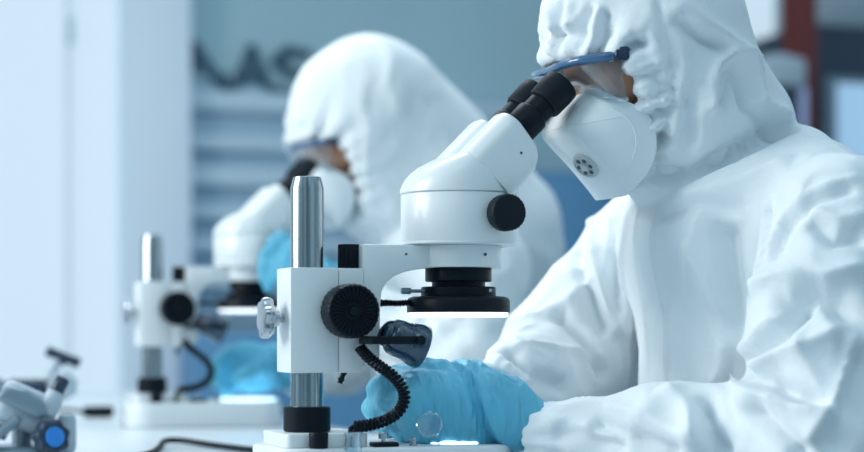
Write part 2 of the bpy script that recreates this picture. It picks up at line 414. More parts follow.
MB().box((-.23, -.15, 0), (.30, .15, .22), .01).build('box_body', M['palegrey'], t)
MB().box((-.24, -.16, .18), (.31, .16, .24), .01).build('lid', M['slat'], t)

# the long bench
bt = thing('laboratory_bench', (0, 0, 0), 'long white laboratory bench both workers sit at', 'bench')
MB().box((-.78, -1.0, BENCH - .032), (.345, 2.7, BENCH), .004).build('bench_top', M['bench'], bt)
for y in (-.95, .575, 2.6):
    MB().box((-.74, y, 0), (.20, y + .03, BENCH - .0325), .004).build('leg_panel', M['frame'], bt)
MB().box((-.74, -.9, .30), (-.72, 2.58, BENCH - .033), .003).build('back_panel', M['frame'], bt)
# ------------------------------------------------------------------ stereo microscope (user sits towards +x)
def knurl(n, k): return lambda a, t: 1 + k * (abs(math.sin(a * n / 2)) - .6)
def rrect(x0, x1, y0, y1, r, n=6):
    out = []
    for cx, cy, a0 in ((x1 - r, y1 - r, 0), (x0 + r, y1 - r, 90), (x0 + r, y0 + r, 180), (x1 - r, y0 + r, 270)):
        for k in range(n + 1): a = R(a0 + 90 * k / n); out.append((cx + r * math.cos(a), cy + r * math.sin(a)))
    return out
def microscope(name, loc, label, lift=0.0):
    t = thing(name, loc, label, 'microscope', 'stereo microscopes')
    L = lift
    def put(mb, n, m, p=None, lifted=True, **k):
        if lifted: mb.v = [(a + .003, b, c + L) for a, b, c in mb.v]
        return mb.build(n, M[m], p or t, **k)
    # foot
    base = MB().prism(rrect(-.047, .205, -.066, .066, .035, 8), 0, .040, 'z', .004, 3)
    put(base, 'base', 'enamel', lifted=False)
    put(MB().prism(rrect(-.034, .050, -.046, .046, .006), .0401, .0535, 'z', .002), 'plinth', 'enamel', lifted=False)
    put(MB().lathe([(.044, 0), (.046, .001), (.046, .0025), (.044, .0035)], (.159, 0, .0401), seg=56), 'stage_plate', 'stage', lifted=False)
    st = put(MB().box((.052, -.058, .0401), (.078, -.040, .0445), .0015), 'stage_clip', 'black', lifted=False)
    put(MB().lathe([(.002, 0), (.002, .003), (.0048, .0032), (.0048, .0085), (.004, .009)], (.064, -.049, .0445), seg=20, mod=knurl(16, .1)), 'screw', 'chrome', st, lifted=False)
    put(MB().lathe([(.0042, 0), (.0042, .002), (.0022, .0025), (.0022, .005), (.0032, .0055), (.0032, .0085), (.0026, .009)], (.0945, -.052, .0401), seg=18), 'stage_clip', 'chrome', lifted=False)
    put(MB().lathe([(.0085, 0), (.0092, .0008), (.0096, .014), (.009, .0155)], (-.004, -.0545, .0401), seg=28), 'light_knob', 'black', lifted=False)
    # post
    put(MB().lathe([(.0166, .05), (.0166, .297), (.0138, .3075), (.0125, .308)], (0, 0, 0), seg=56), 'post', 'steel', lifted=False)
    put(MB().lathe([(.0222, 0), (.0236, .0012), (.0236, .0238), (.0222, .025)], (0, 0, .0537), seg=48), 'collar', 'black', lifted=False)
    # focus block
    put(MB().box((-.0262, -.022, .1125), (.0232, .030, .2168), .0014), 'focus_block', 'enamel')
    put(MB().box((.0236, -.0215, .1125), (.0490, .030, .2166), .0010), 'rack_slide', 'enamel')
    put(MB().lathe([(.0103, 0), (.0108, .001), (.0108, .0235), (.010, .0245)], (.0415, .002, .2169), seg=40, mod=knurl(20, .10)), 'rack_cap', 'black')
    for sgn in (-1, 1):
        y0 = -.022 if sgn < 0 else .030
        k = MB().lathe([(.0235, .0005), (.0262, .0015), (.0268, .004), (.0268, .026), (.0255, .0285), (.0235, .029), (.0235, .0275), (.006, .0262), (.0045, .029), (.0, .0292)], (.0305, y0, .1736), (0, sgn, 0), 96, knurl(30, .035), caps=True)
        kn = put(k, 'focus_knob', 'black')
        rays = MB()
        for i in range(30):
            a = 2 * math.pi * i / 30
            c, s_ = math.cos(a), math.sin(a); px, pz = -s_, c
            def q(r, wd, y): return (.0305 + c * r + px * wd, y0 + sgn * y, .1736 + s_ * r + pz * wd)
            rays.add([q(.008, .0002, .0262), q(.008, -.0002, .0262), q(.0228, -.0007, .0272), q(.0228, .0007, .0272), q(.008, 0, .0275), q(.0228, 0, .0292)],
                     [(0, 1, 4), (1, 2, 5, 4), (2, 3, 5), (3, 0, 4, 5), (3, 2, 1, 0)])
        put(rays, 'knob_ribs', 'black', kn)
    # star clamp screw on the back of the block
    s = MB().lathe([(.012, 0), (.0185, .0012), (.0195, .004), (.0195, .0085), (.0175, .0115), (.010, .0125)], (-.0500, .004, .1669), (1, 0, 0), 84, lambda a, t: 1 + .09 * math.cos(6 * a))
    s.lathe([(.0085, 0), (.0085, .006), (.0045, .0065), (.0045, .016)], (-.0378, .004, .1669), (1, 0, 0), 24)
    put(s, 'clamp_screw', 'chrome')
    # arm
    arm = MB().prism([(.0495, .2410), (.160, .2412), (.160, .2190), (.1308, .2185), (.112, .2172), (.093, .2135), (.082, .2088), (.074, .2025), (.0695, .194), (.068, .180), (.067, .118), (.0495, .118)], -.020, .026, 'y', .0018)
    arm.prism(rrect(.115, .2035, -.0415, .0415, .0405, 10), .2187, .2412, 'z', .0018)
    a = put(arm, 'arm', 'enamel')
    for x, r in ((.172, .0016), (.095, .0013)):
        yy = -.0427 if x > .12 else -.0206
        put(MB().lathe([(r, 0), (r, .001)], (x, yy, .2315), (0, 1, 0), 16), 'set_screw', 'hole', a)
    # pod body: lower drum and domed head
    cx = .160
    put(MB().lathe([(.057, .2414), (.0600, .2424), (.0600, .2445), (.0598, .2450), (.0603, .2460), (.0603, .2930), (.0597, .2938)], (cx, 0, 0), seg=80), 'pod_body', 'enamel')
    prof = [(.0994, .3030), (.1016, .3100), (.108, .3150), (.1145, .3190), (.1270, .3255), (.1418, .3320), (.157, .3375), (.1715, .3409), (.1830, .3412), (.1915, .338), (.2161, .3195), (.2206, .3120)]
    xs = [p[0] for p in prof]; zs = [p[1] for p in prof]
    v = []; f = []; n = 80; rr = [0, .2, .4, .6, .75, .86, .93, .97, 1.0]
    for r in rr:
        for k in range(n):
            al = 2 * math.pi * k / n; x = cx + .0612 * r * math.cos(al); y = .0612 * r * math.sin(al)
            z = .2955 + (np.interp(x, xs, zs) - .2955) * (1 - r ** 9) ** .5 if r < 1 else .2985
            v.append((x, y, z))
    for k in range(n): v.append((cx + .0612 * math.cos(2 * math.pi * k / n), .0612 * math.sin(2 * math.pi * k / n), .2952))
    for k in range(n): v.append((cx + .0590 * math.cos(2 * math.pi * k / n), .0590 * math.sin(2 * math.pi * k / n), .2940))
    for i in range(len(rr) + 1):
        for k in range(n): k2 = (k + 1) % n; f.append((i * n + k, (i + 1) * n + k, (i + 1) * n + k2, i * n + k2))
    put(MB().add(v, f), 'pod_head', 'enamel', sharp=60)
    for sgn in (-1, 1):
        k = MB().lathe([(.0135, 0), (.0135, .006), (.0172, .0065), (.0184, .008), (.0184, .021), (.0172, .0235), (.014, .0242), (.0, .0236)], (.1835, sgn * .0555, .2722), (0, sgn, 0), 72, knurl(28, .045))
        put(k, 'zoom_knob', 'rubber')
    # inclined binocular tubes
    ph = R(45); ax = Vector((math.cos(ph), 0, math.sin(ph))); pr = Vector((math.sin(ph), 0, -math.cos(ph)))
    for yc in (-.031, .031):
        C = Vector((.2158, yc, .3535))                       # middle of the top face of the prism housing
        mtx = Matrix(((pr.x, 0, ax.x, C.x), (pr.y, 1, ax.y, C.y), (pr.z, 0, ax.z, C.z), (0, 0, 0, 1)))
        h = MB()
        poly = rrect(-.0335, .0335, -.0275, .0275, .019, 8)
        b = bmesh.new(); prev = None
        lv = [(-.060, 1.0, 0), (-.012, 1.0, 0), (-.005, .985, -.0004), (-.0015, .95, -.001), (0, .88, -.002)]
        rings = [[b.verts.new((x * sc + of, y * sc, tt - (max(0, x) / .0335) ** 2 * .016 * (1 if tt > -.03 else 0))) for x, y in poly] for tt, sc, of in lv]
        for A_, B_ in zip(rings[:-1], rings[1:]):
            for i in range(len(poly)): b.faces.new((A_[i], A_[(i + 1) % len(poly)], B_[(i + 1) % len(poly)], B_[i]))
        b.faces.new(rings[-1]); b.faces.new(rings[0][::-1])
        bmesh.ops.recalc_face_normals(b, faces=list(b.faces))
        h.bm(b, mtx)
        pt = put(h, 'prism_tube', 'enamel', sharp=50)
        p0 = C + pr * (-.0065)
        if yc < 0: put(MB().lathe([(.0013, 0), (.0013, .001)], tuple(C - ax * .022 + pr * .006 + Vector((0, -.0282, 0))), (0, 1, 0), 12), 'set_screw', 'hole', pt)
        ep = put(MB().lathe([(.0150, -.006), (.0150, .001), (.0168, .0015), (.0172, .004), (.0172, .024), (.0165, .0262), (.0152, .027), (.0152, .046)], tuple(p0), tuple(ax), 96, lambda a_, t_: 1 + (.03 * abs(math.sin(a_ * 16)) if .0035 < t_ < .025 else 0)), 'eyepiece', 'black')
        put(MB().lathe([(.0158, .041), (.0176, .0415), (.0188, .0440), (.0194, .062), (.0188, .0715), (.0178, .0727), (.0150, .0715), (.0135, .062), (0, .061)], tuple(p0), tuple(ax), 64, caps=False), 'eyecup', 'rubber', ep)
    # objective and ring light
    ox = .159
    put(MB().lathe([(.0340, .2186), (.0343, .2180), (.0343, .2055), (.0335, .2047), (.0275, .2045), (.0275, .1995)], (ox, 0, 0), seg=72), 'objective', 'black')
    rl = put(MB().lathe([(.020, .1994), (.0372, .1994), (.0385, .1985), (.0385, .1905), (.0395, .1898), (.0475, .1893), (.0515, .1878), (.0532, .1850), (.0532, .1735), (.0525, .1730), (.020, .1730)], (ox, 0, 0), seg=80), 'ring_light', 'black')
    put(MB().lathe([(.0512, .1729), (.0512, .1690), (.0495, .1682), (.030, .1682), (.029, .1729)], (ox, 0, 0), seg=80, caps=False), 'diffuser', 'glow', rl)
    sc = MB().lathe([(.0018, 0), (.0018, .014)], (.1065, -.004, .1947), (1, 0, 0), 12).lathe([(.0028, 0), (.0032, .0008), (.0032, .009), (.0026, .010)], (.0955, -.004, .1947), (1, 0, 0), 20, knurl(12, .1))
    put(sc, 'thumb_screw', 'grey', rl)
    put(MB().lathe([(.0019, 0), (.0019, .002)], (.1785, -.0402, .1952), (0, 1, 0), 14), 'set_screw', 'chrome', rl)
    pts = catmull([(.1068, .0, .1832), (.094, .004, .1822), (.083, .010, .1826), (.074, .022, .181), (.070, .034, .172), (.060, .042, .14), (.045, .045, .10)], 14)
    put(MB().tube(pts, [.0031 + .0009 * math.sin(i * 2.4) for i in range(len(pts))], 10), 'ring_light_cord', 'black', rl)
    # side illuminator on its bracket
    d = Vector((.945, 0, -.325)).normalized(); F = Vector((.1065, -.037, .1378))
    lamp = MB().lathe([(.006, -.0455), (.0105, -.0445), (.0125, -.042), (.0128, -.0385), (.0150, -.0375), (.0178, -.034), (.0186, -.028), (.0186, -.0195), (.0192, -.0188), (.0192, -.0165), (.0197, -.0160), (.0222, -.008), (.0226, -.002), (.0218, 0), (.0205, 0), (.0200, -.003)], F, d, 64, caps=False)
    il = put(lamp, 'spot_lamp', 'lampblack')
    put(MB().lathe([(.0200, -.0032), (.014, -.0012), (.007, -.0004), (0.0001, -.0002)], F, d, 48, caps=False), 'lamp_lens', 'lens', il)
    br = MB().box((.0445, -.0625, .1410), (.100, -.0585, .1490), .0008).box((.0445, -.0600, .1410), (.0500, -.0212, .1490), .0008)
    br.lathe([(.0042, 0), (.0046, .0008), (.0046, .0030), (.004, .0035)], (.0955, -.0660, .1450), (0, 1, 0), 20)
    br.tube(catmull([(.052, -.0610, .149), (.0555, -.0600, .156), (.0630, -.0580, .162), (.070, -.052, .163)], 6), .0014, 8)
    put(br, 'bracket', 'black')
    # coiled cord
    path = catmull([(.0460, -.0300, .1375), (.0500, -.0420, .1290), (.0585, -.0490, .1205), (.0700, -.0500, .1125), (.0800, -.0500, .1030), (.0855, -.0500, .0920), (.0835, -.0500, .0800), (.0755, -.0500, .0710), (.0630, -.0500, .0650), (.0480, -.0500, .0615), (.0330, -.0505, .0600)], 24)
    path = [np.array(p) for p in path]; hel = []; Ltot = 0; turns = 34
    ln = [0]
    for a_, b_ in zip(path[:-1], path[1:]): ln.append(ln[-1] + np.linalg.norm(b_ - a_))
    for k in range(turns * 14 + 1):
        q = k / (turns * 14); s_ = q * ln[-1]; i = min(np.searchsorted(ln, s_, 'right') - 1, len(path) - 2)
        fr_ = (s_ - ln[i]) / (ln[i + 1] - ln[i]); p = path[i] + (path[i + 1] - path[i]) * fr_
        tg = path[i + 1] - path[i]; tg /= np.linalg.norm(tg); sd = np.array((0, 1, 0.)); nn = np.cross(tg, sd); nn /= np.linalg.norm(nn)
        an = 2 * math.pi * turns * q; hel.append(p + .0046 * (math.cos(an) * nn + math.sin(an) * sd))
    cc = MB().tube(hel, .00185, 7)
    cc.tube([(.0330, -.0505, .0600), (.0300, -.0505, .0585), (.0290, -.0505, .0530), (.0290, -.0500, .0402)], .0026, 8)
    put(cc, 'coiled_cord', 'black', lifted=False)
    # thin black lead behind the post
    put(MB().tube(catmull([(.020, .030, .113), (.012, .034, .10), (.006, .030, .09), (-.006, .036, .07), (-.01, .040, .0412)], 8), .0016, 8), 'lead', 'black', lifted=False)
    return t
near_scope = microscope('stereo_microscope', (0, 0, BENCH), 'white stereo microscope with steel post in sharp focus at the centre')
far_scope = microscope('stereo_microscope', (.07, 1.145, BENCH), 'blurred white stereo microscope further along the bench, behind the steel post', .016)
# ------------------------------------------------------------------ people in hooded coveralls (they face -x)
OPEN = [(.10, .470), (.252, .452), (.262, .446), (.280, .4410), (.300, .438), (.317, .4295), (.330, .408), (.338, .382), (.346, .356), (.347, .336), (.336, .318), (.321, .304), (.300, .292), (.10, .20)]
OPEN = [tuple(p) for p in catmull(OPEN[1:-1], 5)]
OPEN = [(.10, .470)] + OPEN + [(.10, .225)]

def head_f(p):
    """head, face turned down about 24 degrees towards -x"""
    a = R(24); c, s = math.cos(a), math.sin(a)
    q = p - np.array((.384, 0, .452), np.float32)
    f = -q[:, 0] * c - q[:, 2] * s; u = -q[:, 0] * s + q[:, 2] * c       # forward, up
    h = np.stack([f, q[:, 1], u], 1)
    d = ellip(h, (-.005, 0, .035), (.097, .074, .090))
    d = smin(d, rcone(h, (.045, 0, -.02), (.052, 0, -.078), .058, .032, (1, 1.0, 1)), .03)    # face and jaw
    d = smin(d, rcone(h, (.055, -.02, -.105), (.055, .02, -.105), .016, .016), .025)           # chin
    d = smin(d, rcone(h, (.086, -.022, .022), (.086, .022, .022), .010, .010), .012)           # brow
    d = smin(d, rcone(h, (.094, 0, .010), (.113, 0, -.030), .006, .011), .010)                 # nose
    for k in (-1, 1):
        d = smin(d, rcone(h, (.108, k * .011, -.031), (.100, k * .012, -.033), .006, .006), .006)
        d = smin(d, rcone(h, (.068, k * .043, -.018), (.05, k * .052, -.01), .016, .014), .02)  # cheekbone
        d = -smin(-d, ellip(h, (.094, k * .031, .004), (.012, .017, .011)), .010)              # eye socket
        d = smin(d, ellip(h, (-.004, k * .077, -.005), (.017, .008, .030)), .006)              # ear
    d = smin(d, ellip(h, (.090, 0, -.058), (.010, .024, .006)), .008)                          # lips
    d = smin(d, ellip(h, (.087, 0, -.068), (.010, .021, .006)), .006)
    return d

def person(name, org, label, P, res, creases=(), amp=1.0, hd=(0, 0, 0)):
    """P: joints of both arms. hd: how far the head is shifted"""
    sh, el, wr = P['sh'], P['el'], P['wr']; hd = np.array(hd, np.float32)
    def torso(p, g):
        d = rcone(p, (.520, 0, -.19), (.500, 0, .19), .118 + g, .112 + g, (1, 1.38, 1))
        d = smin(d, rcone(p, (.500, -.13, .255), (.500, .13, .255), .062 + g, .062 + g), .06)
        return d
    def arms(p, d, g, k=.035):
        for i in (0, 1):
            d = smin(d, rcone(p, sh[i], el[i], .070 + g, .052 + g), k)
            d = np.minimum(d, rcone(p, el[i], el[i], .052 + g, .052 + g))
            d = smin(d, rcone(p, el[i], wr[i], .050 + g, .030 + g * .5), .02)
        return d
    def legs(p, g):
        d = rcone(p, (.56, -.08, -.20), (.56, .08, -.20), .115 + g, .115 + g)
        for k in (-1, 1):
            d = smin(d, rcone(p, (.53, k * .10, -.215), (.13, k * .14, -.22), .080 + g, .055 + g), .05)
            d = smin(d, rcone(p, (.13, k * .14, -.22), (.20, k * .14, -.66), .053 + g, .036 + g), .03)
            d = smin(d, rcone(p, (.215, k * .14, -.705), (.05, k * .15, -.715), .036 + g * .5, .028 + g * .5), .03)
        return d
    # ---- the body itself
    def body(p):
        d = head_f(p - hd)
        d = smin(d, rcone(p, (.42 + hd[0], 0, .40 + hd[2]), (.495, 0, .27), .050, .060), .03)
        t = torso(p, -.035)
        for i in (0, 1):
            t = smin(t, rcone(p, sh[i], el[i], .040, .020), .03)
            t = smin(t, rcone(p, el[i], wr[i], .020, .015), .015)
            t = smin(t, rcone(p, wr[i], P['hand'][i]['wrist'], .015, .012), .015)
        d = smin(d, t, .03)
        return smin(d, legs(p, -.022), .04)
    V, F = surface(body, (.02, -.42, -.747), (.72, .42, .60), .0062, 2)
    root = link(name, V, F, M['skin'], None, org_of := (.52, 0, -.75), sharp=0)
    root.location = (org[0] + org_of[0], org[1] + org_of[1], org[2] + org_of[2])
    tag(root, label, 'person', 'workers in white coveralls')
    K = dict(parent=root, origin=org_of)
    a = R(24); c, s = math.cos(a), math.sin(a)
    def H(f, y, u): return np.array((.384 - f * c - u * s, y, .452 - f * s + u * c)) + hd
    for k in (-1, 1):
        MB().lathe([(.0001, -.0105), (.0055, -.009), (.009, -.0055), (.0105, 0), (.009, .0055), (.0055, .009), (.0001, .0105)], tuple(H(.0705, k * .031, .003)), tuple(H(1, 0, 0) - H(0, 0, 0)), 20).build('eye', M['eye'], **K)
        MB().tube([H(.094 - abs(q - .5) * .012, k * (.015 + .032 * q), .021 + .006 * math.sin(q * 2.6)) for q in np.linspace(0, 1, 7)], .0035, 8).build('eyebrow', M['brow'], **K)
    # ---- coverall: hood, chest and sleeves are one garment
    op = [(x + hd[0], z + hd[2]) for x, z in OPEN]
    def hood(p, g):
        q = p - hd
        q = q.copy(); q[:, 0] = np.where(q[:, 0] > .39, .39 + (q[:, 0] - .39) * 1.42, q[:, 0])
        d = ellip(q, (.390, 0, .478), (.1255 + g, .106 + g, .132 + g))
        q = p - hd
        d = smin(d, rcone(q, (.415, 0, .43), (.470, 0, .372), .082 + g, .078 + g), .03)
        if P.get('cape'): d = smin(d, rcone(q, *P['cape'][:2], P['cape'][2] + g, P['cape'][3] + g, (1, .85, 1)), .05)
        d = smin(d, rcone(q, (.405, 0, .40), (.416, 0, .354), .085 + g, .072 + g), .04)
        return d
    TH = max(.012, res * 2.4)
    def coverall(p):
        h = hood(p, 0); q = p - hd
        inner = np.maximum(hood(p, -TH), q[:, 0] - .44)
        inner = np.maximum(inner, .29 - q[:, 2] + 0 * q[:, 0])
        o, _ = sdpoly(q[:, 0], q[:, 2], OPEN if not P.get('open') else [(x + P['open'] if x > .26 else x, z) for x, z in OPEN])
        t = torso(p, 0)
        t = smin(t, np.minimum(rcone(p, (.515, -.17, .258), (.525, -.05, .316), .060, .058), rcone(p, (.510, .17, .262), (.520, .05, .316), .060, .058)), .05)
        t = smin(t, rcone(p, (.455, -.045, .262), (.455, .045, .262), .076, .076), .05)
        for i in (0, 1):
            t = smin(t, rcone(p, sh[i], el[i], P['rs'][i], P['re'][i]), .012)
            d2 = rcone(p, el[i], wr[i], P['rf'][i], P['rw'][i])
            ax = np.array(wr[i], np.float32) - np.array(el[i], np.float32); ax /= np.linalg.norm(ax)
            d2 = np.maximum(d2, (p - np.array(wr[i], np.float32)) @ ax)             # the sleeve ends at the wrist
            t = smin(t, d2, .018)
        for sg in P.get('sag', []): t = smin(t, rcone(p, *sg), .025)
        for i in (0, 1):                                                           # hollow cuff
            ax = np.array(wr[i], np.float32) - np.array(el[i], np.float32); ax /= np.linalg.norm(ax); w0 = np.array(wr[i], np.float32)
            t = np.maximum(t, -rcone(p, w0 - ax * .010, w0 + ax * .05, P['rw'][i] - .013, P['rw'][i] - .009))
        d = smin(h, t, .008)
        d = np.maximum(d, -inner)
        d = np.maximum(d, -np.maximum(o, np.abs(q[:, 1]) - .2))
        return np.maximum(d, -.17 - p[:, 2])
    lo = np.minimum(np.min([*el, *wr], 0) - .10, (.22, -.30, -.18)); hi = np.array((.70 + (.10 if P.get('cape') else 0), max(.30, max(e[1] for e in el) + .11), .645 + hd[2]))
    V, F = surface(coverall, lo, hi, res, 2)
    N = normals(V, F)
    # cloth: broad soft folds, sharper pulled creases along the limbs, gathers round the face opening and the cuffs
    D = np.zeros(len(V)); q = V - hd
    o, arc = sdpoly(q[:, 0].astype(np.float32), q[:, 2].astype(np.float32), OPEN)
    inh = np.clip((.03 - hood(V.astype(np.float32), 0)) / .03, 0, 1) * (np.clip((q[:, 2] - .27) / .04, 0, 1))
    edge = np.exp(-(np.clip(o, 0, 1) / .030) ** 2) * inh * (q[:, 0] > .245)
    ang = np.arctan2(q[:, 1], .02 + np.abs(q[:, 0] - .24))
    ph = arc / .0125 * 2 * math.pi * .55 + ang * 9 + 2.2 * perlin(V * 22, 3)
    D += amp * edge * (.0056 * np.sin(ph) + .0026 * np.sin(ph * 1.9 + 1))
    D -= .004 * np.exp(-((o - .016) / .006) ** 2) * inh * (q[:, 0] > .26)                  # stitched elastic channel
    far_e = np.exp(-(np.clip(o, 0, 1) / .085) ** 2) * inh
    D += amp * far_e * .0050 * ridged(np.stack([arc * 26 + ang * 4, o * 9, ang * 2], 1), 5) * (o > 0)
    D += amp * inh * .0042 * (ridged(V * (9, 9, 9) + perlin(V * 6, 8)[:, None] * .8, 11) - .45)
    wl = np.zeros(len(V))
    for i in (0, 1):
        for (A, B_, r, sd) in ((sh[i], el[i], P['rs'][i], 0), (el[i], wr[i], P['rf'][i], 1)):
            A = np.array(A); B_ = np.array(B_); ab = B_ - A; L = np.linalg.norm(ab); ab = ab / L
            t = (V - A) @ ab; rad = V - A - t[:, None] * ab; rl = np.linalg.norm(rad, axis=1)
            ref = np.cross(ab, (0.2, .3, 1)); ref /= np.linalg.norm(ref); r2 = np.cross(ab, ref); an = np.arctan2(rad @ r2, rad @ ref)
            wgt = np.clip((t + .03) / .06, 0, 1) * np.clip((L + .02 - t) / .05, 0, 1) * np.clip((r + .03 - rl) / .03, 0, 1)
            cs, sn = np.cos(an), np.sin(an); wav = perlin(V * 8, 21 + i)[:, None]
            pat = ridged(np.stack([cs * 1.1 + sn * .5 + t * (3 + 5 * sd), sn * 1.1, t * (9 + 9 * sd)], 1) + wav * .7, 31 + 7 * i + sd)
            D += amp * wgt * .0068 * (pat - .35); wl = np.maximum(wl, wgt)
            if sd: D += amp * np.exp(-((L - t) / .022) ** 2) * wgt * .0022 * np.sin(an * 17 + 2 * perlin(V * 30, 4))
            if sd: D += amp * .0042 * np.exp(-((L - t) / .10) ** 2) * wgt * (ridged(np.stack([cs * 2.2, sn * 2.2, t * 7], 1) + wav, 55 + i) - .4)
    tw = (1 - wl) * (1 - inh)
    D += amp * tw * .0060 * (ridged(np.stack([q[:, 0] * 7, q[:, 1] * 8 + q[:, 2] * 3, q[:, 2] * 3.0], 1) + perlin(V * 5, 9)[:, None] * .5, 17) - .4)
    # storm flap down the front
    fl = (V[:, 0] < .44) & (V[:, 2] < .312)
    yb = np.abs(V[:, 1] + .004)
    D += fl * tw * (.0026 / (1 + np.exp((yb - .020) / .0012)) + .0034 * np.exp(-((yb - .0195) / .0026) ** 2))
    hv = hood(V.astype(np.float32), 0); cav = (hv < -TH * .45) & (q[:, 0] < .45) & (q[:, 2] > .285)
    D[cav] = 0
    V2 = V + N * D[:, None]
    for line, wd, am in creases:
        dd = polydist(V, line); V2 += N * (1.9 * am * (np.exp(-dd / wd) if am > 0 else np.exp(-(dd / wd) ** 2)))[:, None]
    V2 = relax(V2, F, .25)
    low = (V2[:, 0] < .353) & (V2[:, 2] < .0015) & (V2[:, 2] > -.09); V2[low, 2] = .0015       # sleeves rest on the bench top
    cov = link('coverall', V2, F, M['coat'], sharp=0, **K)
    # lower half of the coverall with boots, under the bench
    V, F = surface(lambda p: np.maximum(np.minimum(legs(p, 0), torso(p, .004)), p[:, 2] + .14), (.0, -.36, -.7495), (.74, .36, -.12), .012, 2)
    link('coverall_legs', V, F, M['coat'], sharp=0, **K)
    # ---- mask
    ctr = [(.300, .408), (.290, .399), (.277, .385), (.2665, .3690), (.2655, .3600), (.2755, .3500), (.2905, .3370), (.3060, .3220), (.3200, .3080), (.334, .2945)]
    rim = [(.303, .402), (.312, .396), (.324, .390), (.338, .383), (.348, .372), (.354, .354), (.355, .338), (.352, .322), (.345, .308), (.336, .296)]
    cc, rc = np.array(catmull(ctr, 4)), np.array(catmull(rim, 4)); nU = len(cc); nV = 33; v = []; f = []
    for i in range(nU):
        u = i / (nU - 1); W = .072 * math.sin(math.pi * (.13 + .77 * u)) ** .6
        for j in range(nV):
            b = -1 + 2 * j / (nV - 1); w_ = math.cos(b * math.pi / 2) ** .72; y = W * math.sin(b * math.pi / 2)
            pt = cc[i] * w_ + rc[i] * (1 - w_)
            # the moulded middle panel stands proud of the two flaps
            v.append((pt[0] + hd[0], y, pt[1] + hd[2]))
    for i in range(nU - 1):
        for j in range(nV - 1): a_ = i * nV + j; f.append((a_, a_ + 1, a_ + nV + 1, a_ + nV))
    mk = link('mask', v, f, M['mask'], sharp=60, **K)
    sol = mk.modifiers.new('thickness', 'SOLIDIFY'); sol.thickness = .0024; sol.offset = 0
    ss = mk.modifiers.new('smooth', 'SUBSURF'); ss.levels = ss.render_levels = 1
    vc = np.array((.3000 + hd[0], -.0160, .3285 + hd[2])); vn = np.array((-.68, -.22, -.70)); vn /= np.linalg.norm(vn)
    va = MB().lathe([(.0155, -.004), (.0160, 0), (.0158, .0030), (.0145, .0046), (.0125, .0050), (.0122, .0036), (.0050, .0036), (.0046, .0058), (.0001, .0064)], vc, vn, 40).build('valve', M['valve'], mk, origin=org_of)
    sl = MB()
    u_ = np.cross(vn, (0, 1, 0)); u_ /= np.linalg.norm(u_); w_ = np.cross(vn, u_)
    for k in range(6):
        a_ = 2 * math.pi * k / 6 + .3; ctr_ = vc + vn * .0040 + (math.cos(a_) * u_ + math.sin(a_) * w_) * .0086
        sl.lathe([(.0024, 0), (.0024, .0006)], ctr_, vn, 14)
    sl.build('vent_holes', M['hole'], va, origin=org_of)
    # seam ribs of the folded mask
    for row in (14, ):
        MB().tube([np.array(v[row * nV + j]) + np.array((-.0008, 0, 0)) for j in range(nV)], .0013, 6).build('fold_seam', M['mask'], mk, origin=org_of)
    ring = [];
    for k in range(28):
        a_ = 2 * math.pi * k / 28; uu = .50 + .30 * math.cos(a_); bb = -.62 + .26 * math.sin(a_)
        i = uu * (nU - 1); i0 = int(i); g = i - i0; W = .072 * math.sin(math.pi * (.13 + .77 * uu)) ** .6
        w2_ = math.cos(bb * math.pi / 2) ** .72; c0 = cc[i0] * (1 - g) + cc[i0 + 1] * g; r0 = rc[i0] * (1 - g) + rc[i0 + 1] * g; pt = c0 * w2_ + r0 * (1 - w2_)
        ring.append((pt[0] + hd[0], W * math.sin(bb * math.pi / 2) - .0012, pt[1] + hd[2]))
    MB().tube(ring, .0011, 6, closed=True).build('panel_seam', M['mask'], mk, origin=org_of)
    # ---- goggles
    top = [(.2640, .4265, 0), (.2652, .4285, .030), (.2725, .4305, .054), (.2880, .4320, .070), (.3010, .4345, .0755), (.3120, .4385, .079)]
    bot = [(.2930, .4040, 0), (.2935, .4000, .022), (.2955, .3950, .044), (.3010, .3910, .060), (.3090, .3890, .070), (.3190, .3890, .076)]
    def arc_(pts):
        h_ = catmull([(x, y, z) for x, z, y in pts], 6); L_ = [np.array((x, -y, z)) for x, y, z in h_[::-1]]
        return [p_ + hd for p_ in L_] + [np.array(p_) + hd for p_ in h_[1:]]
    T, Bm = arc_(top), arc_(bot)
    fr_ = MB().tube(T, [.0050] * len(T), 10); g_ = fr_.build('goggles', M['gframe'], **K)
    nT = len(T); v = []; f = []
    for i in range(7):
        u = i / 6; bulge = .004 * math.sin(u * math.pi)
        for j in range(nT): p_ = T[j] * (1 - u) + Bm[j] * u; v.append((p_[0] - bulge, p_[1], p_[2]))
    for i in range(6):
        for j in range(nT - 1): a_ = i * nT + j; f.append((a_, a_ + 1, a_ + nT + 1, a_ + nT))
    ln_ = link('lens', v, f, M['clearp'], g_, org_of, sharp=0); so = ln_.modifiers.new('thickness', 'SOLIDIFY'); so.thickness = .0018
    MB().tube(Bm, .0018, 8).build('lens_rim', M['clearp'], g_, origin=org_of)
    for k in (-1, 1):
        x0, y0, z0 = .307 + hd[0], k * .0795, .4370 + hd[2]
        MB().box((x0 - .006, y0 - .004, z0 - .0075), (x0 + .010, y0 + .004, z0 + .0065), .002).build('buckle', M['gdark'], g_, origin=org_of)
        MB().box((x0 + .008, y0 - k * .002 - .0012, z0 - .006), (x0 + .06, y0 - k * .002 + .0012, z0 + .005), .0008).build('strap', M['gframe'], g_, origin=org_of)
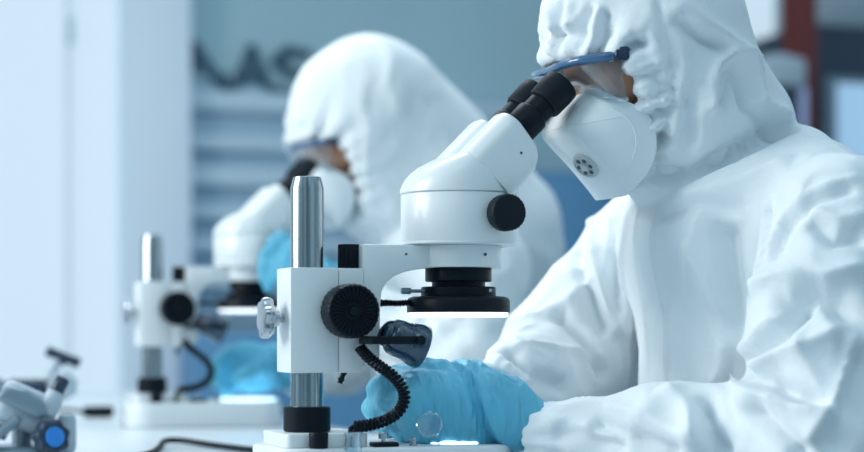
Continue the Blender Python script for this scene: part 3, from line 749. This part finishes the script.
    # ---- gloves
    for i in (0, 1):
        hnd = P['hand'][i]; w0 = np.array(wr[i]); e0 = np.array(el[i]); ax = (w0 - e0) / np.linalg.norm(w0 - e0)
        def glove(p):
            d = None
            for mcp, chain in hnd['fingers']:
                r0, r1 = hnd['rp']
                k_ = rcone(p, hnd['wrist'], mcp, r0, r1)
                d = k_ if d is None else smin(d, k_, .022)
            th_ = hnd['thumb']; d = smin(d, rcone(p, hnd['wrist'], th_[0], r0, .020), .02)
            for (mcp, chain) in hnd['fingers']:
                pts = [mcp] + chain; rr = (.0118, .0105, .0095, .0082)
                fd = None
                for j in range(len(pts) - 1):
                    k_ = rcone(p, pts[j], pts[j + 1], rr[j], rr[j + 1]); fd = k_ if fd is None else smin(fd, k_, .004)
                d = smin(d, fd, .006)
            tr = (.019, .0135, .0118, .0100)
            for j in range(len(th_) - 1): d = smin(d, rcone(p, th_[j], th_[j + 1], tr[j], tr[j + 1]), .007)
            w1 = np.array(hnd['wrist'])
            d = smin(d, rcone(p, w1, w0 - ax * .05, r0, P['rw'][i] - .010), .02)
            return np.maximum(d, -(p - (w0 - ax * .045)) @ ax.astype(np.float32))
        pts = np.array([hnd['wrist'], w0 - ax * .05] + [c_ for m_, ch in hnd['fingers'] for c_ in ch] + hnd['thumb'])
        V, F = surface(glove, pts.min(0) - .045, pts.max(0) + .045, .0030 if res < .006 else .005, 2)
        N = normals(V, F); w1 = np.array(hnd['wrist']); mid = np.mean([m_ for m_, ch in hnd['fingers']], 0)
        al = (mid - w1) / np.linalg.norm(mid - w1); t = (V - w1) @ al
        sd_ = np.cross(al, (0.1, .9, .2)); sd_ /= np.linalg.norm(sd_); s_ = (V - w1) @ sd_; cr = np.cross(al, sd_); s2 = (V - w1) @ cr
        wz = np.exp(-((t - .03) / .055) ** 2)
        D = .0075 * wz * (ridged(np.stack([t * 62 + s_ * 30 + 1.5 * perlin(V * 14, 2), s_ * 7, s2 * 7], 1), 3) - .4)
        D += .0012 * (ridged(V * 34 + perlin(V * 15, 6)[:, None], 12) - .4)
        link('glove', relax(V + N * D[:, None], F, .3), F, M['glove'], sharp=0, **K)
    return root

# joints: index 0 is the arm nearest the camera (the person's left), 1 the other
NEAR = dict(
    sh=[(.495, -.190, .250), (.485, .185, .258)], el=[(.424, -.264, .047), (.375, .228, .126)], wr=[(.228, -.047, .046), (.236, .085, .084)],
    rs=[.078, .072], re=[.074, .070], rf=[.046, .054], rw=[.034, .036], sag=[((.325, -.145, .048), (.355, -.185, .048), .052, .050), ((.410, .215, .105), (.310, .150, .085), .058, .054)],
    hand=[dict(wrist=(0.1970, -0.0260, 0.0700), rp=(.027, .0165),
               fingers=[((0.1130, -0.0180, 0.0980), [(0.0910, 0.0070, 0.1040), (0.0830, 0.0300, 0.0940), (0.0910, 0.0440, 0.0800)]),
                        ((0.1050, -0.0220, 0.0830), [(0.0870, 0.0070, 0.0840), (0.0840, 0.0300, 0.0750), (0.0930, 0.0420, 0.0660)]),
                        ((0.1100, -0.0190, 0.0680), [(0.0950, 0.0080, 0.0650), (0.0940, 0.0280, 0.0590), (0.1030, 0.0380, 0.0560)]),
                        ((0.1210, -0.0140, 0.0560), [(0.1070, 0.0080, 0.0510), (0.1070, 0.0240, 0.0500), (0.1150, 0.0320, 0.0510)])],
               thumb=[(0.1710, -0.0100, 0.0990), (0.1310, 0.0020, 0.1100), (0.1050, 0.0180, 0.1080), (0.0870, 0.0380, 0.0960)]),
          dict(wrist=(0.2020, 0.0800, 0.0840), rp=(.026, .0165),
               fingers=[((0.1300, 0.0660, 0.0980), [(0.1000, 0.0520, 0.0980), (0.0840, 0.0340, 0.0900), (0.0820, 0.0240, 0.0760)]),
                        ((0.1240, 0.0740, 0.0840), [(0.0940, 0.0600, 0.0820), (0.0820, 0.0440, 0.0740), (0.0840, 0.0340, 0.0640)]),
                        ((0.1280, 0.0780, 0.0700), [(0.1000, 0.0660, 0.0660), (0.0900, 0.0500, 0.0600), (0.0960, 0.0400, 0.0560)]),
                        ((0.1360, 0.0800, 0.0580), [(0.1120, 0.0700, 0.0530), (0.1040, 0.0580, 0.0520), (0.1100, 0.0500, 0.0520)])],
               thumb=[(0.1720, 0.0600, 0.0780), (0.1420, 0.0440, 0.0720), (0.1200, 0.0340, 0.0660), (0.1040, 0.0280, 0.0600)])])
FAR = dict(open=.014, cape=((.43, 0, .50), (.605, 0, .285), .115, .145),
    sh=[(.495, -.190, .250), (.485, .185, .258)], el=[(.445, -.262, .110), (.40, .250, .10)], wr=[(.285, -.118, .205), (.262, .050, .082)],
    rs=[.078, .072], re=[.064, .058], rf=[.058, .054], rw=[.036, .036],
    hand=[dict(wrist=(.268, -.108, .222), rp=(.026, .0165),
               fingers=[((.212, -.098, .286), [(.190, -.094, .304), (.176, -.088, .296), (.172, -.084, .280)]),
                        ((.198, -.104, .272), [(.174, -.100, .286), (.162, -.094, .276), (.160, -.090, .262)]),
                        ((.194, -.106, .254), [(.170, -.102, .262), (.160, -.096, .252), (.160, -.092, .240)]),
                        ((.196, -.104, .238), [(.176, -.102, .240), (.166, -.098, .232), (.168, -.094, .222)])],
               thumb=[(.240, -.094, .238), (.224, -.086, .262), (.212, -.084, .284), (.204, -.084, .300)]),
          dict(wrist=(.236, .038, .094), rp=(.028, .0175),
               fingers=[((.160, .026, .118), [(.126, .014, .120), (.108, .002, .108), (.104, -.006, .094)]),
                        ((.154, .030, .102), [(.120, .020, .100), (.104, .008, .088), (.104, .000, .076)]),
                        ((.156, .034, .086), [(.124, .024, .080), (.110, .012, .070), (.112, .004, .060)]),
                        ((.164, .036, .070), [(.138, .028, .062), (.124, .018, .056), (.126, .010, .050)])],
               thumb=[(.206, .018, .100), (.178, .002, .094), (.154, -.008, .086), (.136, -.014, .076)])])
# pulled creases and folds of the near coverall: (points on the cloth, width, height)
CREASES = [
 ([(0.387, -0.081, 0.243), (0.391, -0.085, 0.231), (0.395, -0.088, 0.219), (0.401, -0.091, 0.202), (0.407, -0.094, 0.186), (0.412, -0.099, 0.175), (0.416, -0.105, 0.165), (0.42, -0.111, 0.154)], 0.0070, 0.0060),
 ([(0.409, -0.116, 0.252), (0.41, -0.117, 0.236), (0.411, -0.117, 0.221), (0.414, -0.116, 0.206), (0.417, -0.114, 0.191), (0.42, -0.113, 0.175), (0.422, -0.114, 0.16)], 0.0140, -0.0130),
 ([(0.427, -0.168, 0.284), (0.416, -0.183, 0.268), (0.411, -0.189, 0.253), (0.406, -0.194, 0.237), (0.402, -0.198, 0.221), (0.398, -0.195, 0.209), (0.396, -0.192, 0.197)], 0.0050, -0.0100),
 ([(0.392, -0.093, 0.273), (0.39, -0.09, 0.258), (0.389, -0.085, 0.243), (0.388, -0.078, 0.227), (0.39, -0.074, 0.215), (0.392, -0.07, 0.203), (0.394, -0.065, 0.19), (0.396, -0.061, 0.178), (0.397, -0.058, 0.165), (0.397, -0.058, 0.153), (0.397, -0.059, 0.14), (0.397, -0.059, 0.128), (0.397, -0.06, 0.115), (0.397, -0.061, 0.103)], 0.0090, 0.0050),
 ([(0.377, 0.044, 0.281), (0.375, 0.043, 0.264), (0.375, 0.049, 0.248), (0.38, 0.063, 0.232), (0.385, 0.072, 0.219), (0.395, 0.089, 0.207), (0.417, 0.131, 0.194), (0.42, 0.133, 0.18), (0.423, 0.137, 0.167), (0.427, 0.146, 0.152), (0.431, 0.155, 0.136), (0.431, 0.156, 0.121), (0.43, 0.155, 0.106), (0.43, 0.156, 0.091)], 0.0040, 0.0040),
 ([(0.417, 0.166, 0.283), (0.409, 0.156, 0.267), (0.404, 0.15, 0.251), (0.4, 0.147, 0.236), (0.401, 0.143, 0.221), (0.402, 0.141, 0.207), (0.404, 0.139, 0.192), (0.406, 0.139, 0.178), (0.408, 0.139, 0.164), (0.411, 0.142, 0.15), (0.415, 0.148, 0.136), (0.418, 0.151, 0.123), (0.419, 0.15, 0.109)], 0.0050, 0.0040),
 ([(0.408, 0.139, 0.237), (0.406, 0.138, 0.221), (0.405, 0.139, 0.205), (0.404, 0.139, 0.189), (0.406, 0.139, 0.174), (0.409, 0.14, 0.159), (0.415, 0.146, 0.143)], 0.0080, -0.0060),
 ([(0.362, -0.04, 0.314), (0.374, -0.047, 0.316), (0.384, -0.058, 0.317), (0.394, -0.066, 0.318), (0.406, -0.072, 0.324), (0.419, -0.075, 0.33), (0.433, -0.078, 0.336), (0.446, -0.078, 0.343), (0.459, -0.078, 0.35), (0.473, -0.077, 0.357), (0.487, -0.075, 0.364), (0.507, -0.072, 0.369)], 0.0090, -0.0120),
 ([(0.389, -0.076, 0.295), (0.397, -0.09, 0.298), (0.406, -0.099, 0.301), (0.416, -0.107, 0.305), (0.425, -0.116, 0.308), (0.435, -0.122, 0.313), (0.445, -0.128, 0.318), (0.455, -0.135, 0.323)], 0.0100, 0.0050),
 ([(0.378, -0.031, 0.276), (0.379, -0.058, 0.278), (0.385, -0.077, 0.281), (0.393, -0.092, 0.283), (0.401, -0.104, 0.283), (0.411, -0.114, 0.282), (0.42, -0.125, 0.282)], 0.0090, -0.0050),
 ([(0.475, -0.249, 0.301), (0.463, -0.246, 0.298), (0.452, -0.24, 0.296), (0.442, -0.235, 0.291), (0.433, -0.226, 0.285), (0.426, -0.22, 0.276), (0.42, -0.212, 0.266), (0.414, -0.209, 0.254), (0.409, -0.206, 0.242), (0.405, -0.204, 0.23), (0.401, -0.201, 0.218)], 0.0035, 0.0040),
 ([(0.464, -0.253, 0.289), (0.449, -0.248, 0.283), (0.437, -0.238, 0.278), (0.427, -0.232, 0.267), (0.419, -0.223, 0.256), (0.413, -0.22, 0.242), (0.407, -0.218, 0.227)], 0.0060, -0.0050),
 ([(0.395, -0.212, 0.198), (0.398, -0.232, 0.202), (0.404, -0.247, 0.206), (0.412, -0.266, 0.205), (0.424, -0.277, 0.204), (0.437, -0.281, 0.207), (0.452, -0.284, 0.211)], 0.0120, 0.0100),
 ([(0.395, -0.262, 0.178), (0.404, -0.27, 0.184), (0.413, -0.277, 0.19), (0.42, -0.285, 0.187), (0.429, -0.291, 0.183), (0.434, -0.297, 0.174), (0.44, -0.303, 0.166)], 0.0150, -0.0150),
 ([(0.43, -0.25, 0.255), (0.435, -0.259, 0.247), (0.441, -0.266, 0.24), (0.462, -0.274, 0.242)], 0.0080, -0.0080),
 ([(0.434, -0.244, 0.268), (0.44, -0.253, 0.263), (0.448, -0.261, 0.259), (0.458, -0.266, 0.262), (0.47, -0.268, 0.265)], 0.0060, 0.0060),
 ([(0.382, -0.195, 0.12), (0.371, -0.232, 0.128), (0.375, -0.242, 0.136), (0.381, -0.252, 0.145), (0.386, -0.265, 0.153), (0.397, -0.27, 0.172)], 0.0090, -0.0120),
 ([(0.384, -0.194, 0.134), (0.374, -0.228, 0.143), (0.379, -0.235, 0.151), (0.383, -0.245, 0.158), (0.386, -0.255, 0.166), (0.391, -0.257, 0.177), (0.398, -0.257, 0.187)], 0.0060, 0.0080),
 ([(0.367, -0.241, 0.115), (0.372, -0.257, 0.123), (0.381, -0.267, 0.131), (0.387, -0.284, 0.136), (0.398, -0.293, 0.141), (0.409, -0.298, 0.148), (0.42, -0.302, 0.155), (0.434, -0.304, 0.162)], 0.0090, 0.0090),
 ([(0.376, -0.21, 0.114), (0.365, -0.268, 0.107), (0.372, -0.282, 0.102), (0.38, -0.295, 0.097), (0.386, -0.309, 0.093), (0.393, -0.321, 0.09)], 0.0080, -0.0110),
 ([(0.367, -0.215, 0.101), (0.36, -0.252, 0.097), (0.36, -0.276, 0.092), (0.366, -0.287, 0.089), (0.372, -0.297, 0.085), (0.378, -0.308, 0.082), (0.387, -0.319, 0.082), (0.397, -0.328, 0.081)], 0.0070, 0.0090),
 ([(0.445, -0.304, 0.166), (0.438, -0.308, 0.154), (0.432, -0.311, 0.142), (0.427, -0.313, 0.13), (0.421, -0.315, 0.118), (0.414, -0.318, 0.106), (0.407, -0.322, 0.094), (0.399, -0.327, 0.083), (0.391, -0.327, 0.074), (0.383, -0.326, 0.065), (0.377, -0.323, 0.056)], 0.0060, 0.0080),
 ([(0.435, -0.315, 0.127), (0.43, -0.317, 0.115), (0.425, -0.321, 0.103), (0.419, -0.326, 0.091), (0.41, -0.331, 0.08), (0.403, -0.335, 0.068), (0.397, -0.336, 0.056)], 0.0120, -0.0080),
 ([(0.415, -0.104, 0.14), (0.414, -0.102, 0.127), (0.414, -0.1, 0.114), (0.411, -0.094, 0.103)], 0.0100, 0.0080),
 ([(0.332, -0.217, 0.085), (0.329, -0.232, 0.066), (0.333, -0.235, 0.054), (0.336, -0.239, 0.042)], 0.0090, -0.0130),
 ([(0.356, -0.247, 0.086), (0.355, -0.271, 0.077), (0.357, -0.291, 0.068), (0.36, -0.303, 0.058), (0.365, -0.312, 0.048)], 0.0090, 0.0100),
 ([(0.357, -0.276, 0.079), (0.357, -0.29, 0.072), (0.359, -0.3, 0.064), (0.364, -0.311, 0.055), (0.371, -0.319, 0.047)], 0.0100, -0.0120),
 ([(0.313, -0.183, 0.091), (0.317, -0.193, 0.084), (0.319, -0.207, 0.077), (0.317, -0.222, 0.064), (0.32, -0.225, 0.051)], 0.0120, 0.0090),
 ([(0.259, -0.135, 0.062), (0.264, -0.154, 0.059), (0.271, -0.17, 0.055), (0.28, -0.18, 0.051), (0.287, -0.189, 0.048), (0.295, -0.199, 0.045), (0.304, -0.206, 0.041)], 0.0070, -0.0070),
 ([(0.239, -0.084, 0.073), (0.247, -0.095, 0.074), (0.256, -0.107, 0.076), (0.264, -0.118, 0.077), (0.272, -0.13, 0.078), (0.276, -0.152, 0.076), (0.281, -0.17, 0.073), (0.289, -0.183, 0.071), (0.297, -0.195, 0.064), (0.304, -0.209, 0.058), (0.313, -0.219, 0.051)], 0.0080, 0.0060),
 ([(0.229, -0.106, 0.054), (0.24, -0.118, 0.053), (0.25, -0.131, 0.051), (0.261, -0.142, 0.046), (0.268, -0.161, 0.041)], 0.0060, -0.0060),
 ([(0.219, -0.092, 0.061), (0.23, -0.099, 0.062), (0.242, -0.102, 0.064), (0.25, -0.119, 0.06), (0.257, -0.139, 0.057)], 0.0060, 0.0050),
 ([(0.351, 0.161, 0.169), (0.359, 0.151, 0.159), (0.368, 0.143, 0.149), (0.373, 0.134, 0.135), (0.381, 0.132, 0.121), (0.392, 0.136, 0.107)], 0.0090, -0.0090),
 ([(0.308, 0.208, 0.158), (0.316, 0.192, 0.164), (0.326, 0.182, 0.169), (0.344, 0.177, 0.178), (0.358, 0.165, 0.187), (0.371, 0.16, 0.2), (0.384, 0.156, 0.213)], 0.0070, 0.0070),
 ([(0.259, 0.094, 0.128), (0.268, 0.081, 0.118), (0.281, 0.076, 0.109), (0.301, 0.089, 0.101), (0.32, 0.098, 0.094)], 0.0080, -0.0070),
 ([(0.276, 0.108, 0.138), (0.295, 0.113, 0.136), (0.311, 0.114, 0.134), (0.327, 0.112, 0.133), (0.35, 0.127, 0.13), (0.367, 0.13, 0.128), (0.388, 0.137, 0.126)], 0.0060, 0.0060),
 ([(0.387, 0.205, 0.249), (0.377, 0.171, 0.232), (0.378, 0.161, 0.217), (0.381, 0.154, 0.201), (0.385, 0.149, 0.186), (0.39, 0.146, 0.17), (0.396, 0.143, 0.155)], 0.0080, -0.0070),
 ([(0.413, 0.213, 0.284), (0.403, 0.189, 0.267), (0.393, 0.166, 0.251), (0.39, 0.158, 0.236), (0.392, 0.151, 0.22), (0.394, 0.146, 0.205), (0.398, 0.143, 0.19), (0.404, 0.14, 0.172), (0.412, 0.14, 0.155)], 0.0060, 0.0060),
 ([(0.404, -0.093, 0.388), (0.4, -0.101, 0.409), (0.404, -0.103, 0.427), (0.42, -0.101, 0.44), (0.44, -0.094, 0.441), (0.456, -0.085, 0.426), (0.46, -0.083, 0.412), (0.464, -0.08, 0.398)], 0.0060, 0.0090),
 ([(0.421, -0.093, 0.392), (0.422, -0.098, 0.414), (0.435, -0.095, 0.424), (0.441, -0.091, 0.412), (0.447, -0.086, 0.399)], 0.0090, -0.0080),
 ([(0.366, -0.108, 0.483), (0.377, -0.108, 0.476), (0.389, -0.108, 0.468), (0.404, -0.105, 0.461), (0.419, -0.102, 0.454), (0.438, -0.095, 0.445), (0.46, -0.082, 0.437)], 0.0060, 0.0080),
 ([(0.359, -0.107, 0.467), (0.371, -0.107, 0.459), (0.385, -0.106, 0.452), (0.409, -0.103, 0.444)], 0.0060, -0.0070),
 ([(0.34, -0.101, 0.485), (0.343, -0.103, 0.472), (0.347, -0.104, 0.459), (0.351, -0.103, 0.444), (0.355, -0.099, 0.429), (0.358, -0.096, 0.413), (0.362, -0.091, 0.397), (0.363, -0.084, 0.384), (0.361, -0.082, 0.37), (0.363, -0.067, 0.359), (0.359, -0.062, 0.347)], 0.0040, -0.0050),
 ([(0.357, -0.107, 0.483), (0.36, -0.108, 0.468), (0.363, -0.106, 0.454), (0.367, -0.104, 0.439), (0.369, -0.101, 0.425), (0.371, -0.098, 0.41), (0.372, -0.095, 0.395), (0.371, -0.088, 0.378), (0.372, -0.077, 0.361)], 0.0040, 0.0050),
 ([(0.3, -0.077, 0.444), (0.307, -0.081, 0.454), (0.317, -0.093, 0.457), (0.333, -0.096, 0.455), (0.342, -0.101, 0.445)], 0.0040, 0.0070),
 ([(0.311, -0.083, 0.441), (0.323, -0.085, 0.448), (0.333, -0.096, 0.443)], 0.0040, -0.0070),
 ([(0.461, -0.081, 0.397), (0.489, -0.072, 0.389), (0.507, -0.067, 0.384)], 0.0070, 0.0070),
 ([(0.449, -0.084, 0.389), (0.462, -0.079, 0.382), (0.474, -0.076, 0.373), (0.498, -0.072, 0.371)], 0.0060, -0.0060),
 ([(0.284, -0.059, 0.482), (0.28, -0.05, 0.468), (0.278, -0.047, 0.448)], 0.0050, -0.0050),
 ([(0.272, -0.039, 0.49), (0.267, -0.036, 0.47), (0.27, -0.031, 0.447)], 0.0040, 0.0050),
 ([(0.289, -0.066, 0.48), (0.286, -0.063, 0.461), (0.283, -0.06, 0.443)], 0.0040, 0.0050),
 ([(0.296, -0.071, 0.476), (0.295, -0.066, 0.46), (0.295, -0.059, 0.444)], 0.0040, -0.0050),
 ([(0.264, 0.004, 0.498), (0.263, -0.021, 0.472), (0.268, -0.009, 0.461), (0.264, -0.018, 0.446)], 0.0050, 0.0060),
 ([(0.267, -0.026, 0.495), (0.265, -0.026, 0.471), (0.27, -0.017, 0.46), (0.267, -0.024, 0.446)], 0.0040, -0.0050),
 ([(0.326, -0.088, 0.419), (0.338, -0.091, 0.425), (0.35, -0.093, 0.424)], 0.0040, 0.0050),
 ([(0.333, -0.085, 0.408), (0.343, -0.089, 0.41), (0.355, -0.093, 0.406)], 0.0040, -0.0050),
 ([(0.34, -0.078, 0.396), (0.352, -0.081, 0.395), (0.362, -0.089, 0.388)], 0.0040, 0.0050),
 ([(0.348, -0.075, 0.379), (0.359, -0.076, 0.377), (0.367, -0.084, 0.37)], 0.0040, -0.0050),
 ([(0.358, -0.07, 0.363), (0.366, -0.071, 0.359), (0.376, -0.075, 0.355)], 0.0040, 0.0050),
 ([(0.361, -0.063, 0.341), (0.367, -0.07, 0.341), (0.379, -0.073, 0.339)], 0.0040, 0.0050),
 ([(0.36, -0.06, 0.352), (0.368, -0.069, 0.349), (0.378, -0.075, 0.345)], 0.0040, -0.0050),
 ([(0.393, -0.091, 0.381), (0.397, -0.086, 0.366), (0.401, -0.08, 0.352), (0.397, -0.075, 0.339), (0.393, -0.07, 0.326)], 0.0090, 0.0070),
 ([(0.377, -0.096, 0.395), (0.381, -0.09, 0.381), (0.385, -0.084, 0.366), (0.385, -0.078, 0.351), (0.384, -0.072, 0.336)], 0.0100, -0.0070),
]
near = person('person', (0, 0, BENCH), 'person in white hooded coverall, mask and goggles, sharp, at the near microscope', NEAR, .0039, CREASES)
far = person('person', (.07, 1.145, BENCH), 'blurred person in white hooded coverall bending over the microscope further back', FAR, .0085, (), 1.7, (-.034, 0, .026))
# ------------------------------------------------------------------ small things on the bench
def on_bench(x, y): return (x, y, BENCH)
g = thing('glass_vial', on_bench(.0225, -.082), 'small clear glass vial standing in front of the microscope foot, under the coiled cord', 'vial')
MB().lathe([(.0072, .0003), (.0082, .001), (.0084, .003), (.0084, .046), (.0076, .050), (.0076, .054), (.0088, .0545), (.0088, .0565), (.0074, .0567), (.0070, .0540), (.0066, .050), (.0074, .0455), (.0074, .004), (.0001, .003)], (0, 0, 0), seg=40, caps=False).build('bottle', M['glass'], g)
g = thing('glass_dish', (.1095, -.0560, BENCH + .0600), 'tiny clear glass dish held against the knuckles of the near blue glove', 'dish')
MB().lathe([(.0001, 0), (.0118, 0), (.0128, .001), (.0130, .006), (.0122, .0066), (.0112, .006), (.0108, .0022), (.0001, .0018)], (0, 0, 0), (-.25, -.85, .35), 40, caps=False).build('dish', M['glass'], g)

# cable in front of the microscope
pts = catmull([(-.20, .30, .0043), (-.12, .37, .0043), (-.070, .45, .0043), (-.038, .55, .0050), (-.014, .632, .0075), (.008, .635, .0078), (.034, .56, .0055), (.070, .45, .0043), (.11, .36, .0043), (.16, .29, .0043)], 10)
tag(MB().tube(pts, .0040, 10).build('power_cord', M['rubber']), 'black power cord looping over the bench left of the microscope foot', 'cord').location = (0, 0, BENCH)

# jointed stands at the left
t = thing('clamp_stand', on_bench(-.215, .50), 'grey jointed clamp stand with a black star knob and bright blue cap', 'clamp stand')
# everything below is relative to the stand's foot
o = np.array((-.215, .50, 0))
def rel(x, y, z): return tuple(np.array((x, y, z)) - o)
MB().lathe([(.050, 0), (.052, .002), (.052, .010), (.048, .013)], rel(-.215, .52, 0), seg=48).lathe([(.012, .0), (.012, .045)], rel(-.215, .52, .010), seg=32).build('foot', M['grey'], t)
# sloping tube coming down from the left
a = np.array(rel(-.36, .52, .125)); b_ = np.array(rel(-.235, .515, .062)); d = b_ - a
MB().lathe([(.017, 0), (.019, .003), (.019, np.linalg.norm(d) - .003), (.017, np.linalg.norm(d))], a, d, 40).build('arm_tube', M['grey'], t)
a2 = np.array(rel(-.37, .50, .095)); b2 = np.array(rel(-.235, .50, .028)); d2 = b2 - a2
MB().lathe([(.0085, 0), (.0085, np.linalg.norm(d2))], a2, d2, 28).build('rod', M['steel'], t)
# joint head
jm = Matrix.Translation(Vector(rel(-.206, .505, .056))) @ Matrix.Rotation(R(24), 4, 'Y')
MB().box((-.042, -.020, -.026), (.030, .022, .026), .012, 4, jm).build('joint_block', M['palegrey'], t)
jm = Matrix.Translation(Vector(rel(-.212, .485, .063))) @ Matrix.Rotation(R(28), 4, 'Y')
MB().prism([(-.040, -.010), (-.034, .010), (-.012, .0165), (.012, .013), (.026, .000), (.018, -.010)], -.012, .012, 'y', .005, 3, jm).build('clamp_shell', M['grey'], t)
# upright stub with black cap
u = np.array((.46, .1, .9)); u /= np.linalg.norm(u); p = np.array(rel(-.1905, .490, .052))
MB().lathe([(.0125, 0), (.0125, .022), (.0115, .023), (.0115, .030)], p, u, 32).build('stub', M['palegrey'], t)
MB().lathe([(.0085, .0), (.0090, .001), (.0090, .017), (.0075, .0195)], p + u * .0302, u, 32).build('end_cap', M['navy'], t)
kc = np.array(rel(-.1915, .476, .0240)); ka = np.array((.30, -.92, .10))
kn = MB().lathe([(.014, 0), (.0200, .003), (.0212, .008), (.0212, .018), (.0198, .0225), (.0145, .024), (.0145, .022)], kc, ka, 96, lambda q, t_: 1 + .075 * math.cos(7 * q)).build('star_knob', M['navy'], t)
MB().lathe([(.0118, .0222), (.0126, .0235), (.0118, .0262), (.007, .0272), (.0001, .0275)], kc, ka, 40).build('knob_cap', M['bluecap'], kn)
MB().box(rel(-.172, .50, .002), rel(-.150, .53, .052), .008).build('side_plate', M['palegrey'], t)
jm = Matrix.Translation(Vector(rel(-.246, .485, .030))) @ Matrix.Rotation(R(-38), 4, 'Y')
MB().box((-.035, -.011, -.0055), (.030, .011, .0055), .004, 3, jm).build('lever', M['grey'], t)

# second one further back, with a T-handle
t = thing('clamp_stand', on_bench(-.128, 1.15), 'blurred dark clamp stand with a T-shaped screw handle, further back on the bench', 'clamp stand')
MB().lathe([(.045, 0), (.047, .002), (.047, .010), (.043, .013)], (0, 0, 0), seg=40).lathe([(.013, 0), (.013, .05)], (0, 0, .0), seg=32).build('foot', M['grey'], t)
d = np.array((.17, 0, -.075)); MB().lathe([(.013, 0), (.014, .003), (.014, .16), (.0125, .163)], (-.165, 0, .118), d, 32).build('arm_tube', M['grey'], t)
MB().box((-.030, -.024, .034), (.034, .024, .078), .011, 4).build('joint_block', M['navy'], t)
MB().lathe([(.008, 0), (.008, .042)], (.030, -.004, .070), (.42, 0, .9), 24).build('screw', M['palegrey'], t)
jm = Matrix.Translation(Vector((.056, -.004, .128))) @ Matrix.Rotation(R(24), 4, 'Y')
MB().lathe([(.006, -.028), (.0085, -.026), (.0075, 0), (.0085, .026), (.006, .028)], (.056, -.004, .112), (.92, 0, -.36), 28).lathe([(.0085, -.012), (.0075, .004)], (.056, -.004, .112), (.42, 0, .9), 24).build('t_handle', M['navy'], t)
MB().lathe([(.020, 0), (.022, .002), (.022, .014), (.018, .016)], (.052, -.02, .066), (0, -1, 0.1), 40, lambda q, t_: 1 + .08 * math.cos(7 * q)).build('star_knob', M['palegrey'], t)

# lead and plug beside the far microscope
t = thing('cable_plug', on_bench(.045, 1.47), 'blurred black cable plug lying left of the far microscope foot', 'plug')
MB().box((-.034, -.010, .0005), (.020, .010, .020), .006, 3).build('plug_body', M['black'], t)
MB().tube(catmull([(-.032, 0, .010), (-.07, .01, .014), (-.11, .03, .008), (-.17, .06, .0035)], 8), .0035, 8).build('lead', M['black'], t)
